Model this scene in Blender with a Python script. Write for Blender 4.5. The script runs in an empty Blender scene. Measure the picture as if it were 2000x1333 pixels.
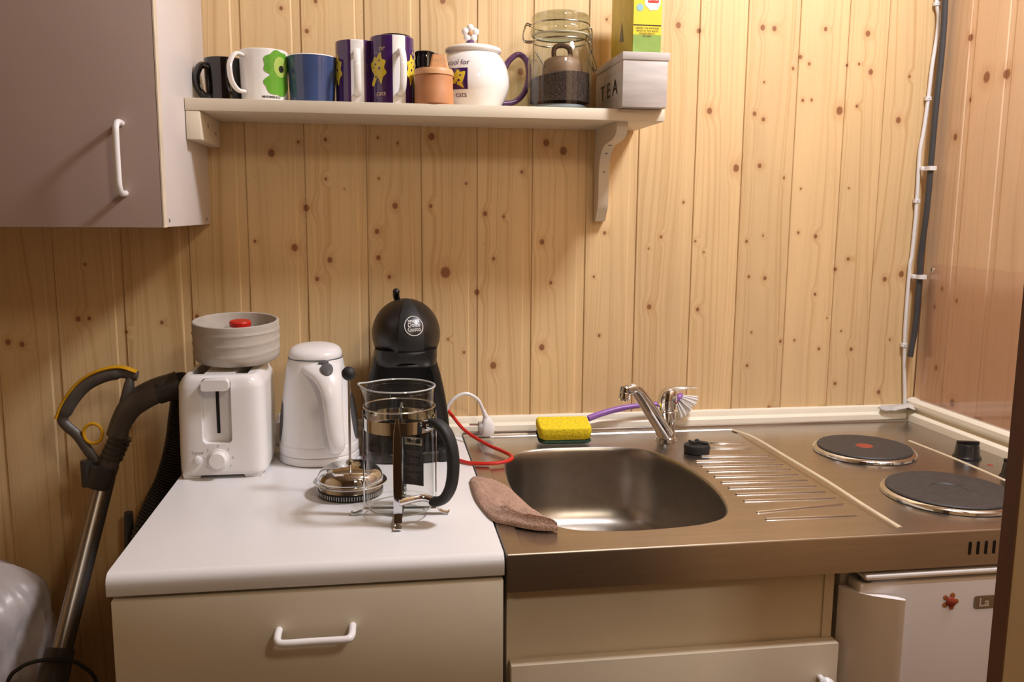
import bpy, bmesh, math, random
from mathutils import Vector, Matrix, noise as mnoise
random.seed(7)
PI = math.pi
sc = bpy.context.scene
COL = sc.collection
# ------------------------------------------------------------------ camera, world, lights, exposure
cam_d = bpy.data.cameras.new('camera'); cam = bpy.data.objects.new('camera', cam_d); COL.objects.link(cam)
cam_d.sensor_width = 36; cam_d.sensor_fit = 'HORIZONTAL'; cam_d.lens = 1682.477*36/2000; cam_d.clip_start = .01
_r = Vector((0.98882, -0.14896, 0.0072)); _u = Vector((0.014785, 0.14594, 0.98918)); _f = Vector((0.1484, 0.97801, -0.14651))
_m = Matrix((_r, _u, -_f)).transposed().to_4x4(); _m.translation = Vector((-.14462, -1.58078, 1.30779))
cam.matrix_world = _m
sc.camera = cam
sc.view_settings.view_transform = 'Standard'; sc.view_settings.look = 'None'
sc.view_settings.gamma = 1; sc.view_settings.use_curve_mapping = False
sc.view_settings.exposure = 0.07
w = bpy.data.worlds.new('world'); sc.world = w; w.use_nodes = True
w.node_tree.nodes['Background'].inputs[0].default_value = (1, .85, .7, 1)
w.node_tree.nodes['Background'].inputs[1].default_value = .02

def area(name, loc, target, size, power, color, sy=None):
    l = bpy.data.lights.new(name, 'AREA'); l.energy = power; l.color = color; l.size = size
    if sy: l.shape = 'RECTANGLE'; l.size_y = sy
    o = bpy.data.objects.new(name, l); COL.objects.link(o); o.location = loc
    d = Vector(target) - Vector(loc); o.rotation_euler = d.to_track_quat('-Z', 'Y').to_euler()
    return o
area('ceiling_lamp_near', (.72, -.64, 2.34), (.10, -.66, 1.14), .20, 20.5, (.97, .98, 1.05))
area('ceiling_lamp_room', (.45, -2.0, 2.1), (.3, 0, 1.2), .2, 5.6, (1, .86, .68))

# ------------------------------------------------------------------ materials
def lin(c): return tuple((x/12.92 if x <= .04045 else ((x+.055)/1.055)**2.4) for x in c)
def rgb(r, g, b): return lin((r/255, g/255, b/255)) + (1,)
def newmat(name):
    m = bpy.data.materials.new(name); m.use_nodes = True
    return m, m.node_tree, m.node_tree.nodes['Principled BSDF']
def link(nt, a, b): nt.links.new(a, b)
def node(nt, t, **kw):
    n = nt.nodes.new(t)
    for k, v in kw.items(): setattr(n, k, v)
    return n
def M(name, col, rough=.5, metal=0, var=.04, scale=30, bump=0, stretch=(1, 1, 1), spec=.5, coat=0, bdist=.001):
    m, nt, b = newmat(name)
    tc = node(nt, 'ShaderNodeTexCoord'); mp = node(nt, 'ShaderNodeMapping'); mp.inputs['Scale'].default_value = stretch
    nz = node(nt, 'ShaderNodeTexNoise'); nz.inputs['Scale'].default_value = scale; nz.inputs['Detail'].default_value = 4
    link(nt, tc.outputs['Object'], mp.inputs[0]); link(nt, mp.outputs[0], nz.inputs[0])
    rp = node(nt, 'ShaderNodeValToRGB')
    c0 = [max(0, x*(1-var*2)) for x in col[:3]] + [1]; c1 = [min(1, x*(1+var*2)) for x in col[:3]] + [1]
    rp.color_ramp.elements[0].color = c0; rp.color_ramp.elements[0].position = .3
    rp.color_ramp.elements[1].color = c1; rp.color_ramp.elements[1].position = .7
    link(nt, nz.outputs[0], rp.inputs[0]); link(nt, rp.outputs[0], b.inputs['Base Color'])
    b.inputs['Roughness'].default_value = rough; b.inputs['Metallic'].default_value = metal
    b.inputs['Specular IOR Level'].default_value = spec; b.inputs['Coat Weight'].default_value = coat
    if bump:
        bp = node(nt, 'ShaderNodeBump'); bp.inputs['Strength'].default_value = bump; bp.inputs['Distance'].default_value = bdist
        link(nt, nz.outputs[0], bp.inputs['Height']); link(nt, bp.outputs[0], b.inputs['Normal'])
    return m

def pine(name, knots, axis, base=((209, 171, 119), (227, 194, 144))):
    m, nt, b = newmat(name)
    tc = node(nt, 'ShaderNodeTexCoord'); sep = node(nt, 'ShaderNodeSeparateXYZ'); link(nt, tc.outputs['Object'], sep.inputs[0])
    at = node(nt, 'ShaderNodeAttribute', attribute_name='board')
    cmb = node(nt, 'ShaderNodeCombineXYZ')
    link(nt, sep.outputs[axis], cmb.inputs[0]); link(nt, sep.outputs[2], cmb.inputs[1])
    # nearest knot, in units of its radius
    prev = None
    for (kx, kz, kr) in knots:
        kr *= 1.15
        n = node(nt, 'ShaderNodeVectorMath', operation='MULTIPLY_ADD')
        n.inputs[1].default_value = (1/kr, .85/kr, 1); n.inputs[2].default_value = (-kx/kr, -kz*.85/kr, 0)
        link(nt, cmb.outputs[0], n.inputs[0])
        l = node(nt, 'ShaderNodeVectorMath', operation='LENGTH'); link(nt, n.outputs[0], l.inputs[0])
        if prev is None: prev = l.outputs['Value']
        else:
            mi = node(nt, 'ShaderNodeMath', operation='MINIMUM'); link(nt, prev, mi.inputs[0]); link(nt, l.outputs['Value'], mi.inputs[1]); prev = mi.outputs[0]
    # small random knots everywhere
    vo = node(nt, 'ShaderNodeTexVoronoi', feature='F1'); vo.voronoi_dimensions = '2D'; vo.inputs['Scale'].default_value = 9
    link(nt, cmb.outputs[0], vo.inputs['Vector'])
    vm = node(nt, 'ShaderNodeMath', operation='MULTIPLY'); link(nt, vo.outputs['Distance'], vm.inputs[0]); vm.inputs[1].default_value = 260
    mi = node(nt, 'ShaderNodeMath', operation='MINIMUM'); link(nt, prev, mi.inputs[0]); link(nt, vm.outputs[0], mi.inputs[1]); prev = mi.outputs[0]
    # grain coordinates: across * fine + board offset, warped near knots and by slow noise
    kw = node(nt, 'ShaderNodeMapRange'); kw.inputs['From Min'].default_value = 0; kw.inputs['From Max'].default_value = 6
    kw.inputs['To Min'].default_value = .010; kw.inputs['To Max'].default_value = 0; kw.interpolation_type = 'SMOOTHSTEP'
    link(nt, prev, kw.inputs[0])
    m1 = node(nt, 'ShaderNodeVectorMath', operation='MULTIPLY'); m1.inputs[1].default_value = (9, .9, 0); link(nt, cmb.outputs[0], m1.inputs[0])
    ofs = node(nt, 'ShaderNodeCombineXYZ'); mo = node(nt, 'ShaderNodeMath', operation='MULTIPLY'); mo.inputs[1].default_value = 37
    link(nt, at.outputs['Fac'], mo.inputs[0]); link(nt, mo.outputs[0], ofs.inputs[2])
    m2 = node(nt, 'ShaderNodeVectorMath', operation='ADD'); link(nt, m1.outputs[0], m2.inputs[0]); link(nt, ofs.outputs[0], m2.inputs[1])
    n1 = node(nt, 'ShaderNodeTexNoise'); n1.inputs['Scale'].default_value = 1.3; n1.inputs['Detail'].default_value = 1; link(nt, m2.outputs[0], n1.inputs[0])
    a1 = node(nt, 'ShaderNodeMath', operation='MULTIPLY_ADD'); link(nt, n1.outputs[0], a1.inputs[0]); a1.inputs[1].default_value = .09; link(nt, sep.outputs[axis], a1.inputs[2])
    a2 = node(nt, 'ShaderNodeMath', operation='ADD'); link(nt, a1.outputs[0], a2.inputs[0]); link(nt, kw.outputs[0], a2.inputs[1])
    gv = node(nt, 'ShaderNodeCombineXYZ'); link(nt, a2.outputs[0], gv.inputs[0]); link(nt, mo.outputs[0], gv.inputs[1])
    g1 = node(nt, 'ShaderNodeVectorMath', operation='MULTIPLY'); g1.inputs[1].default_value = (150, 1, 1); link(nt, gv.outputs[0], g1.inputs[0])
    n2 = node(nt, 'ShaderNodeTexNoise'); n2.inputs['Scale'].default_value = 1; n2.inputs['Detail'].default_value = 3; n2.inputs['Roughness'].default_value = .6; link(nt, g1.outputs[0], n2.inputs[0])
    # fine fibres
    f1 = node(nt, 'ShaderNodeVectorMath', operation='MULTIPLY'); f1.inputs[1].default_value = (900, 12, 1); link(nt, cmb.outputs[0], f1.inputs[0])
    n3 = node(nt, 'ShaderNodeTexNoise'); n3.inputs['Scale'].default_value = 1; n3.inputs['Detail'].default_value = 2; link(nt, f1.outputs[0], n3.inputs[0])
    # broad tone
    bt = node(nt, 'ShaderNodeVectorMath', operation='MULTIPLY'); bt.inputs[1].default_value = (22, 4, 1); link(nt, cmb.outputs[0], bt.inputs[0])
    n4 = node(nt, 'ShaderNodeTexNoise'); n4.inputs['Scale'].default_value = 1; link(nt, bt.outputs[0], n4.inputs[0])
    rp = node(nt, 'ShaderNodeValToRGB'); e = rp.color_ramp.elements
    e[0].position = .32; e[0].color = rgb(*base[0]); e[1].position = .50; e[1].color = rgb(*base[1])
    link(nt, n2.outputs[0], rp.inputs[0])
    mx = node(nt, 'ShaderNodeMix', data_type='RGBA', blend_type='MULTIPLY'); mx.inputs[0].default_value = 1
    link(nt, rp.outputs[0], mx.inputs[6])
    s1 = node(nt, 'ShaderNodeMath', operation='MULTIPLY_ADD'); link(nt, n3.outputs[0], s1.inputs[0]); s1.inputs[1].default_value = .14; s1.inputs[2].default_value = .80
    s2 = node(nt, 'ShaderNodeMath', operation='MULTIPLY_ADD'); link(nt, n4.outputs[0], s2.inputs[0]); s2.inputs[1].default_value = .22; link(nt, s1.outputs[0], s2.inputs[2])
    s3 = node(nt, 'ShaderNodeMath', operation='MULTIPLY_ADD'); link(nt, at.outputs['Fac'], s3.inputs[0]); s3.inputs[1].default_value = .10; link(nt, s2.outputs[0], s3.inputs[2])
    s4 = node(nt, 'ShaderNodeMath', operation='SUBTRACT'); link(nt, s3.outputs[0], s4.inputs[0]); s4.inputs[1].default_value = .05
    link(nt, s4.outputs[0], mx.inputs[7])
    # knots
    k1 = node(nt, 'ShaderNodeMapRange'); k1.inputs['From Min'].default_value = .75; k1.inputs['From Max'].default_value = 1.15
    k1.inputs['To Min'].default_value = .9; k1.inputs['To Max'].default_value = 0; link(nt, prev, k1.inputs[0])
    k2 = node(nt, 'ShaderNodeMapRange'); k2.inputs['From Min'].default_value = 1; k2.inputs['From Max'].default_value = 3.5
    k2.inputs['To Min'].default_value = .32; k2.inputs['To Max'].default_value = 0; k2.interpolation_type = 'SMOOTHSTEP'; link(nt, prev, k2.inputs[0])
    x1 = node(nt, 'ShaderNodeMix', data_type='RGBA'); link(nt, k2.outputs[0], x1.inputs[0]); link(nt, mx.outputs[2], x1.inputs[6]); x1.inputs[7].default_value = rgb(196, 142, 92)
    x2 = node(nt, 'ShaderNodeMix', data_type='RGBA'); link(nt, k1.outputs[0], x2.inputs[0]); link(nt, x1.outputs[2], x2.inputs[6]); x2.inputs[7].default_value = rgb(138, 84, 50)
    link(nt, x2.outputs[2], b.inputs['Base Color'])
    b.inputs['Roughness'].default_value = .42; b.inputs['Coat Weight'].default_value = .15; b.inputs['Coat Roughness'].default_value = .3
    bp = node(nt, 'ShaderNodeBump'); bp.inputs['Strength'].default_value = .12; bp.inputs['Distance'].default_value = .001
    link(nt, n3.outputs[0], bp.inputs['Height']); link(nt, bp.outputs[0], b.inputs['Normal'])
    return m

def thin_glass(name, tint=(.96, .97, .96, 1), rough=.02, ior=1.45, edge=.0):
    m, nt, b = newmat(name); nt.nodes.remove(b); out = nt.nodes['Material Output']
    t = node(nt, 'ShaderNodeBsdfTransparent'); t.inputs[0].default_value = tint
    g = node(nt, 'ShaderNodeBsdfGlossy'); g.inputs['Roughness'].default_value = rough
    lw = node(nt, 'ShaderNodeLayerWeight'); lw.inputs[0].default_value = .5
    pw = node(nt, 'ShaderNodeMath', operation='POWER'); link(nt, lw.outputs['Facing'], pw.inputs[0]); pw.inputs[1].default_value = 4
    fr = node(nt, 'ShaderNodeMath', operation='MULTIPLY_ADD'); link(nt, pw.outputs[0], fr.inputs[0]); fr.inputs[1].default_value = .75; fr.inputs[2].default_value = ((ior-1)/(ior+1))**2
    nz = node(nt, 'ShaderNodeTexNoise'); nz.inputs['Scale'].default_value = 8
    mu = node(nt, 'ShaderNodeMath', operation='MULTIPLY_ADD'); link(nt, nz.outputs[0], mu.inputs[0]); mu.inputs[1].default_value = .02; link(nt, fr.outputs[0], mu.inputs[2])
    mx = node(nt, 'ShaderNodeMixShader'); link(nt, mu.outputs[0], mx.inputs[0]); link(nt, t.outputs[0], mx.inputs[1]); link(nt, g.outputs[0], mx.inputs[2])
    link(nt, mx.outputs[0], out.inputs[0]); return m

KN_B = [(-0.286,1.429,.0022),(-0.239,1.434,.0026),(-0.148,1.439,.0019),(-0.113,1.43,.0019),(-0.053,1.443,.0052),(0.156,1.436,.0052),(0.188,1.422,.0059),(-0.332,1.409,.0052),(-0.24,1.366,.0022),(-0.208,1.349,.0011),(-0.147,1.368,.0019),(-0.275,1.315,.0048),(-0.119,1.32,.0044),(-0.055,1.32,.003),(0.009,1.361,.0022),(0.111,1.383,.0026),(0.044,1.307,.0037),(0.078,1.302,.0022),(-0.297,1.245,.0052),(-0.365,1.256,.0022),(-0.236,1.223,.0041),(-0.152,1.274,.0037),(-0.15,1.227,.0037),(-0.029,1.2,.0081),(0.06,1.225,.0026),(0.15,1.256,.0041),(-0.259,1.189,.0033),(-0.131,1.192,.003),(0.168,1.18,.0026),(0.399,1.651,.0044),(0.439,1.643,.0036),(0.562,1.653,.0042),(0.585,1.652,.0039),(0.687,1.655,.0033),(0.773,1.65,.0044),(0.64,1.603,.0031),(0.658,1.591,.0025),(0.627,1.582,.0025),(0.735,1.591,.0019),(0.759,1.594,.0022),(0.57,1.555,.0019),(0.649,1.524,.0025),(0.667,1.525,.0022),(0.465,1.5,.0047),(0.554,1.497,.0033),(0.572,1.487,.0031),(0.726,1.507,.0061),(0.76,1.516,.0025),(0.848,1.492,.0047),(0.865,1.574,.0025),(0.569,1.401,.0036),(0.523,1.396,.0056),(0.62,1.379,.0025),(0.655,1.359,.0017),(0.754,1.361,.0017),(0.421,1.331,.0022),(0.784,1.58,.0042),(0.379,1.266,.0025),(0.355,1.244,.0017),(0.447,1.258,.0019),(0.465,1.237,.0017),(0.55,1.258,.0025),(0.583,1.269,.0017),(0.655,1.275,.0022),(0.691,1.268,.0033),(0.558,1.19,.0025),(0.591,1.187,.0033),(0.762,1.224,.0028),(0.737,1.204,.0028),(0.843,1.184,.0039),(0.878,1.194,.005),(0.697,1.155,.0025),(0.36,1.133,.0039),(0.457,1.127,.0031),(0.727,1.107,.0014),(0.757,1.081,.0017),(0.631,1.062,.0025),(0.659,1.064,.0019),(0.712,1.046,.0025),(0.781,1.044,.0031),(0.563,1.015,.0025),(0.569,1.081,.0019),(0.751,0.975,.0028),(0.847,0.955,.0036),(0.863,1.062,.0019),(0.613,0.929,.0033),(0.029,1.163,.0044),(0.25,1.191,.0019),(0.263,1.079,.0025),(0.152,1.058,.0047),(0.06,1.025,.0053),(-0.025,1.076,.0019),(0.005,1.051,.0022),(0.269,1.273,.0028),(-0.308,1.652,.0028),(-0.266,1.616,.0032),(-0.25,1.666,.0028),(-0.032,1.676,.0045),(0.107,1.56,.005),(0.264,1.656,.002),(-0.65,1.216,.0019),(-0.667,1.121,.0038),(-0.649,1.122,.0028),(-0.783,1.082,.0041),(-0.761,1.078,.0038),(-0.589,1.097,.0026),(-0.529,1.113,.0028),(-0.469,1.123,.0034)]
KN_R = [(-0.139,1.554,.0076),(-0.085,1.632,.0048),(-0.188,1.552,.0067),(-0.066,1.456,.0048),(-0.098,1.52,.0038),(-0.12,0.957,.006),(-0.063,1.17,.003),(-0.108,1.151,.003),(-0.064,1.015,.004),(-0.044,1.133,.003)]
m_pine = pine('pine_back', KN_B, 0)
m_pine_r = pine('pine_side', KN_R, 1, ((222, 182, 144), (232, 198, 162)))
m_pine_p = pine('pine_plain', [(.3, 1.1, .006)], 0)
m_white = M('white_laminate', rgb(214, 206, 202), .35, var=.015, scale=6)
m_wtop = M('white_worktop', rgb(232, 230, 230), .22, var=.015, scale=5)
m_cream = M('cream_paint', rgb(222, 210, 188), .4, var=.02, scale=8)
m_trim = M('white_trim', rgb(238, 230, 210), .35, var=.02, scale=10)
m_wplas = M('white_plastic', rgb(236, 233, 232), .25, var=.008, scale=5)
m_wgloss = M('white_glaze', rgb(240, 236, 232), .08, var=.01, scale=4, coat=.5)
m_edge = M('edge_band', rgb(214, 200, 178), .5)
m_black = M('black_plastic', rgb(22, 21, 21), .38, var=.05, scale=60)
m_blackm = M('black_matte', rgb(30, 30, 30), .6, var=.1, scale=90)
m_blackg = M('black_glaze', rgb(20, 16, 15), .08, coat=.6)
m_hole = M('dark_void', rgb(14, 12, 10), .8)
m_chrome = M('chrome', rgb(222, 226, 230), .07, 1, var=.01)
m_chromeb = M('brushed_chrome', rgb(190, 186, 178), .22, 1, var=.03, scale=50)
m_wire = M('steel_wire', rgb(200, 198, 194), .2, 1)
m_steel = M('stainless_top', rgb(188, 181, 174), .27, 1, var=.035, scale=14, bump=.05, stretch=(.5, 8, 1), bdist=.0006)
m_apron = M('stainless_apron', rgb(196, 188, 178), .34, 1, var=.03, scale=30, bump=.05, stretch=(.3, 1, 8), bdist=.0005)
m_bowl = M('stainless_bowl', rgb(172, 166, 158), .30, 1, var=.03, scale=60, bump=.05, bdist=.0004)
m_iron = M('hotplate_iron', rgb(58, 54, 52), .55, var=.12, scale=120, bump=.2, bdist=.0004)
m_red = M('red_plastic', rgb(205, 40, 28), .35)
m_reddot = M('faded_red_enamel', rgb(150, 60, 42), .5, var=.1, scale=100)
m_yel = M('yellow_sponge', rgb(232, 206, 30), .9, var=.10, scale=260, bump=.9, bdist=.0015)
m_grn = M('green_scourer', rgb(36, 62, 44), .95, var=.2, scale=300, bump=.8)
m_purple = M('purple_plastic', rgb(150, 100, 178), .35)
m_purpg = M('purple_glaze', rgb(66, 34, 92), .10, coat=.5, var=.05)
m_purph = M('purple_handle_glaze', rgb(112, 74, 124), .12, coat=.5)
m_bluem = M('blue_glaze', rgb(62, 78, 118), .12, coat=.4)
m_green = M('green_print', rgb(98, 160, 52), .15)
m_lime = M('lime_print', rgb(170, 196, 96), .15)
m_ink = M('black_ink', rgb(26, 22, 22), .4)
m_inkp = M('purple_ink', rgb(96, 66, 100), .4)
m_inkg = M('grey_ink', rgb(120, 116, 116), .5)
m_inkw = M('white_ink', rgb(232, 228, 222), .4)
m_yprint = M('yellow_print', rgb(222, 198, 60), .15, var=.06, scale=90)
m_cream_p = M('pink_cream_print', rgb(226, 196, 170), .2)
m_wood = M('turned_wood', rgb(190, 128, 82), .55, var=.07, scale=14, stretch=(2, 2, 1), bump=.05)
m_woodl = M('turned_wood_lid', rgb(212, 160, 112), .5, var=.08, scale=40, stretch=(1, 1, 4))
m_coffee = M('ground_coffee', rgb(66, 50, 44), .95, var=.4, scale=400, bump=1, bdist=.002)
m_grey = M('weathered_grey_wood', rgb(196, 188, 182), .65, var=.08, scale=10, stretch=(1, 1, 7), bump=.15)
m_pky = M('tea_carton_yellow', rgb(226, 212, 60), .4, var=.02)
m_pkg = M('tea_carton_green', rgb(140, 172, 84), .4, var=.04, scale=60)
m_pks = M('tea_carton_side', rgb(206, 190, 66), .4, var=.06, scale=40)
m_stone = M('grey_beige_stoneware', rgb(186, 176, 164), .7, var=.04, scale=40, bump=.15)
m_kgrey = M('grey_plastic', rgb(92, 92, 94), .35)
m_vac = M('vacuum_grey_plastic', rgb(86, 80, 76), .42, var=.06)
m_vacd = M('vacuum_dark_plastic', rgb(58, 54, 52), .45, var=.08)
m_yvac = M('yellow_plastic', rgb(216, 160, 24), .4)
m_alu = M('wand_aluminium', rgb(150, 142, 134), .35, 1, var=.06, scale=20)
m_bag = M('white_bag_plastic', rgb(196, 186, 184), .35, var=.05, scale=14, bump=.5, bdist=.006)
m_cloth = M('brown_microfibre', rgb(176, 142, 122), .95, var=.14, scale=420, bump=1, bdist=.0015)
m_hose = M('black_conduit', rgb(66, 66, 68), .5)
m_jamb = M('jamb_brown', rgb(112, 74, 46), .5, var=.08, scale=20, stretch=(1, 1, .2))
m_jambf = M('door_beige', rgb(206, 176, 132), .5, var=.03, scale=10)
m_floor = M('floor_vinyl', rgb(120, 96, 72), .5, var=.15, scale=8)
m_ceil = M('ceiling_paint', rgb(170, 150, 125), .8, var=.02)
m_rear = M('rear_paint', rgb(110, 84, 58), .8, var=.03)
m_paper = M('crumpled_paper', rgb(196, 190, 182), .6, var=.1, scale=50)
m_lab = M('black_label', rgb(34, 34, 36), .5)
m_caulk = M('aged_sealant', rgb(206, 190, 160), .5)
m_bristle = M('white_bristle', rgb(244, 242, 240), .5)
g_clear = thin_glass('clear_glass')
g_jar = thin_glass('jar_glass', (.88, .90, .885, 1), .03, 1.6)
g_lid = thin_glass('jar_lid_glass', (.80, .83, .76, 1), .03, 2.0)
g_plexi = thin_glass('smoky_acrylic', (.985, .955, .965, 1), .06, 1.5)

# ------------------------------------------------------------------ mesh helpers
def V3(p): return Vector(p)
class G:
    def __init__(s): s.v = []; s.f = []; s.m = []
    def add(s, vs, fs, mi=0):
        o = len(s.v); s.v += [tuple(p) for p in vs]; s.f += [tuple(i+o for i in f) for f in fs]; s.m += [mi]*len(fs); return s
    def box(s, a, b, mi=0, bev=0, seg=2):
        x0, y0, z0 = (min(a[i], b[i]) for i in range(3)); x1, y1, z1 = (max(a[i], b[i]) for i in range(3))
        vs = [(x0,y0,z0),(x1,y0,z0),(x1,y1,z0),(x0,y1,z0),(x0,y0,z1),(x1,y0,z1),(x1,y1,z1),(x0,y1,z1)]
        fs = [(3,2,1,0),(4,5,6,7),(0,1,5,4),(1,2,6,5),(2,3,7,6),(3,0,4,7)]
        if bev:
            bm = bmesh.new(); bv = [bm.verts.new(v) for v in vs]; [bm.faces.new([bv[i] for i in f]) for f in fs]
            bmesh.ops.bevel(bm, geom=list(bm.edges), offset=bev, segments=seg, profile=.5, affect='EDGES')
            bm.verts.index_update(); vs = [v.co.copy() for v in bm.verts]; fs = [[v.index for v in f.verts] for f in bm.faces]; bm.free()
        return s.add(vs, fs, mi)
    def loft(s, rings, mi=0, cap0=True, cap1=True, closed=True, mats=None):
        n = len(rings[0]); o = len(s.v)
        for r in rings: s.v += [tuple(p) for p in r]
        for i in range(len(rings)-1):
            for j in range(n if closed else n-1):
                k = (j+1) % n; a = o+i*n
                s.f.append((a+j, a+k, a+n+k, a+n+j)); s.m.append(mats(i, j) if mats else mi)
        if cap0: s.f.append(tuple(o+j for j in reversed(range(n)))); s.m.append(mi)
        if cap1: s.f.append(tuple(o+(len(rings)-1)*n+j for j in range(n))); s.m.append(mi)
        return s
    def lathe(s, prof, c=(0, 0), n=48, mi=0, cap0=True, cap1=True, mats=None, axis='z', off=0):
        rings = []
        for r, z in prof:
            rings.append([(c[0]+r*math.cos(2*PI*j/n+off), c[1]+r*math.sin(2*PI*j/n+off), z) for j in range(n)])
        return s.loft(rings, mi, cap0, cap1, True, mats)
    def tube(s, path, r, n=12, mi=0, cap=True, rad=None, sq=None, up=None):
        P = [V3(p) for p in path]; rings = []
        t = (P[1]-P[0]).normalized()
        ref = V3(up) if up else (V3((0, 0, 1)) if abs(t.z) < .9 else V3((1, 0, 0)))
        nrm = (ref - t*ref.dot(t)).normalized()
        for i, p in enumerate(P):
            a = P[min(i+1, len(P)-1)] - P[max(i-1, 0)]
            if a.length > 1e-9: t = a.normalized()
            nrm = (nrm - t*nrm.dot(t)).normalized(); bi = t.cross(nrm)
            rr = rad[i] if rad else r
            if isinstance(rr, (int, float)): rr = (rr, rr)
            ring = []
            for j in range(n):
                c, d = math.cos(2*PI*j/n), math.sin(2*PI*j/n)
                if sq: c, d = math.copysign(abs(c)**sq, c), math.copysign(abs(d)**sq, d)
                ring.append(p + nrm*rr[0]*c + bi*rr[1]*d)
            rings.append(ring)
        return s.loft(rings, mi, cap, cap)
    def prism(s, poly, z0, z1, mi=0, fn=None):
        fn = fn or (lambda x, y, z: (x, y, z)); n = len(poly)
        return s.loft([[fn(x, y, z0) for x, y in poly], [fn(x, y, z1) for x, y in poly]], mi)
    def sphere(s, c, r, mi=0, n=20, m=12):
        r = (r, r, r) if isinstance(r, (int, float)) else r
        rings = []
        for i in range(m+1):
            a = -PI/2 + PI*i/m; q = max(math.cos(a), 1e-3)
            rings.append([(c[0]+r[0]*q*math.cos(2*PI*j/n), c[1]+r[1]*q*math.sin(2*PI*j/n), c[2]+r[2]*math.sin(a)) for j in range(n)])
        return s.loft(rings, mi)
    def xf(s, fn, start=0):
        for i in range(start, len(s.v)): s.v[i] = tuple(fn(Vector(s.v[i])))
        return s

def smooth(pts, k=6, closed=False):
    P = [V3(p) for p in pts]; out = []; n = len(P)
    for i in range(n if closed else n-1):
        p0 = P[(i-1) % n] if closed or i > 0 else P[0]*2-P[1]
        p1 = P[i]; p2 = P[(i+1) % n]; p3 = P[(i+2) % n] if closed or i+2 < n else P[-1]*2-P[-2]
        for j in range(k):
            t = j/k
            out.append(.5*((2*p1)+(p2-p0)*t+(2*p0-5*p1+4*p2-p3)*t*t+(3*p1-p0-3*p2+p3)*t**3))
    if not closed: out.append(P[-1])
    return out
def interp(pts, k=6):   # list of equal-length tuples, catmull
    L = len(pts[0]); out = []
    n = len(pts)
    for i in range(n-1):
        p0 = pts[max(i-1, 0)]; p1 = pts[i]; p2 = pts[i+1]; p3 = pts[min(i+2, n-1)]
        for j in range(k):
            t = j/k
            out.append(tuple(.5*((2*p1[q])+(p2[q]-p0[q])*t+(2*p0[q]-5*p1[q]+4*p2[q]-p3[q])*t*t+(3*p1[q]-p0[q]-3*p2[q]+p3[q])*t**3) for q in range(L)))
    out.append(tuple(pts[-1])); return out
def sup(cx, cy, hx, hy, z, e=.5, n=48):   # superellipse ring
    out = []
    for j in range(n):
        a = 2*PI*j/n; c, d = math.cos(a), math.sin(a)
        out.append((cx+hx*math.copysign(abs(c)**e, c), cy+hy*math.copysign(abs(d)**e, d), z))
    return out
ORG = {}
def mkobj(name, g, mats, org, ang=32, sm=True):
    me = bpy.data.meshes.new(name)
    o3 = Vector(org)
    me.from_pydata([tuple(Vector(v)-o3) for v in g.v], [], g.f)
    if not isinstance(mats, (list, tuple)): mats = [mats]
    for m in mats: me.materials.append(m)
    if any(g.m): me.polygons.foreach_set('material_index', g.m)
    bm = bmesh.new(); bm.from_mesh(me); bmesh.ops.recalc_face_normals(bm, faces=bm.faces); bm.to_mesh(me); bm.free()
    if sm:
        me.shade_smooth(); me.set_sharp_from_angle(angle=math.radians(ang))
    me.update()
    o = bpy.data.objects.new(name, me); COL.objects.link(o); return o
def thing(name, label, cat, loc, group=None):
    o = bpy.data.objects.new(name, None); COL.objects.link(o); o.location = loc; o.empty_display_size = .02
    o['label'] = label; o['category'] = cat
    if group: o['group'] = group
    ORG[o.name] = Vector(loc); return o
def part(name, g, mats, parent, label=None, ang=32, sm=True, stuff=False):
    o = mkobj(name, g, mats, ORG[parent.name], ang, sm); o.parent = parent; ORG[o.name] = ORG[parent.name]
    if label: o['label'] = label
    if stuff: o['kind'] = 'stuff'
    return o
def single(name, g, mats, label, cat, loc, group=None, ang=32):
    o = mkobj(name, g, mats, loc, ang); o.location = loc; o['label'] = label; o['category'] = cat
    if group: o['group'] = group
    ORG[o.name] = Vector(loc); return o
def struct(name, g, mats, loc=(0, 0, 0), ang=32, sm=True):
    o = mkobj(name, g, mats, loc, ang, sm); o.location = loc; o['kind'] = 'structure'; ORG[o.name] = Vector(loc); return o
def cut(o, cutters):   # real recesses: cutters are G meshes in world coordinates
    for g in cutters:
        me = bpy.data.meshes.new('cut'); org = ORG[o.name]
        me.from_pydata([tuple(Vector(v)-org) for v in g.v], [], g.f)
        bm = bmesh.new(); bm.from_mesh(me); bmesh.ops.recalc_face_normals(bm, faces=bm.faces); bm.to_mesh(me); bm.free()
        c = bpy.data.objects.new('cut', me); COL.objects.link(c); c.matrix_world = Matrix.Translation(org)
        bpy.context.view_layer.update()
        md = o.modifiers.new('b', 'BOOLEAN'); md.operation = 'DIFFERENCE'; md.solver = 'EXACT'; md.object = c
        c2 = o.copy(); 
        bpy.context.view_layer.update()
        dg = bpy.context.evaluated_depsgraph_get(); nm = bpy.data.meshes.new_from_object(o.evaluated_get(dg))
        o.modifiers.clear(); bpy.data.objects.remove(c2); bpy.data.objects.remove(c)
        if len(nm.vertices) > 8:
            o.data = nm; nm.shade_smooth(); nm.set_sharp_from_angle(angle=math.radians(30))
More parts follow.
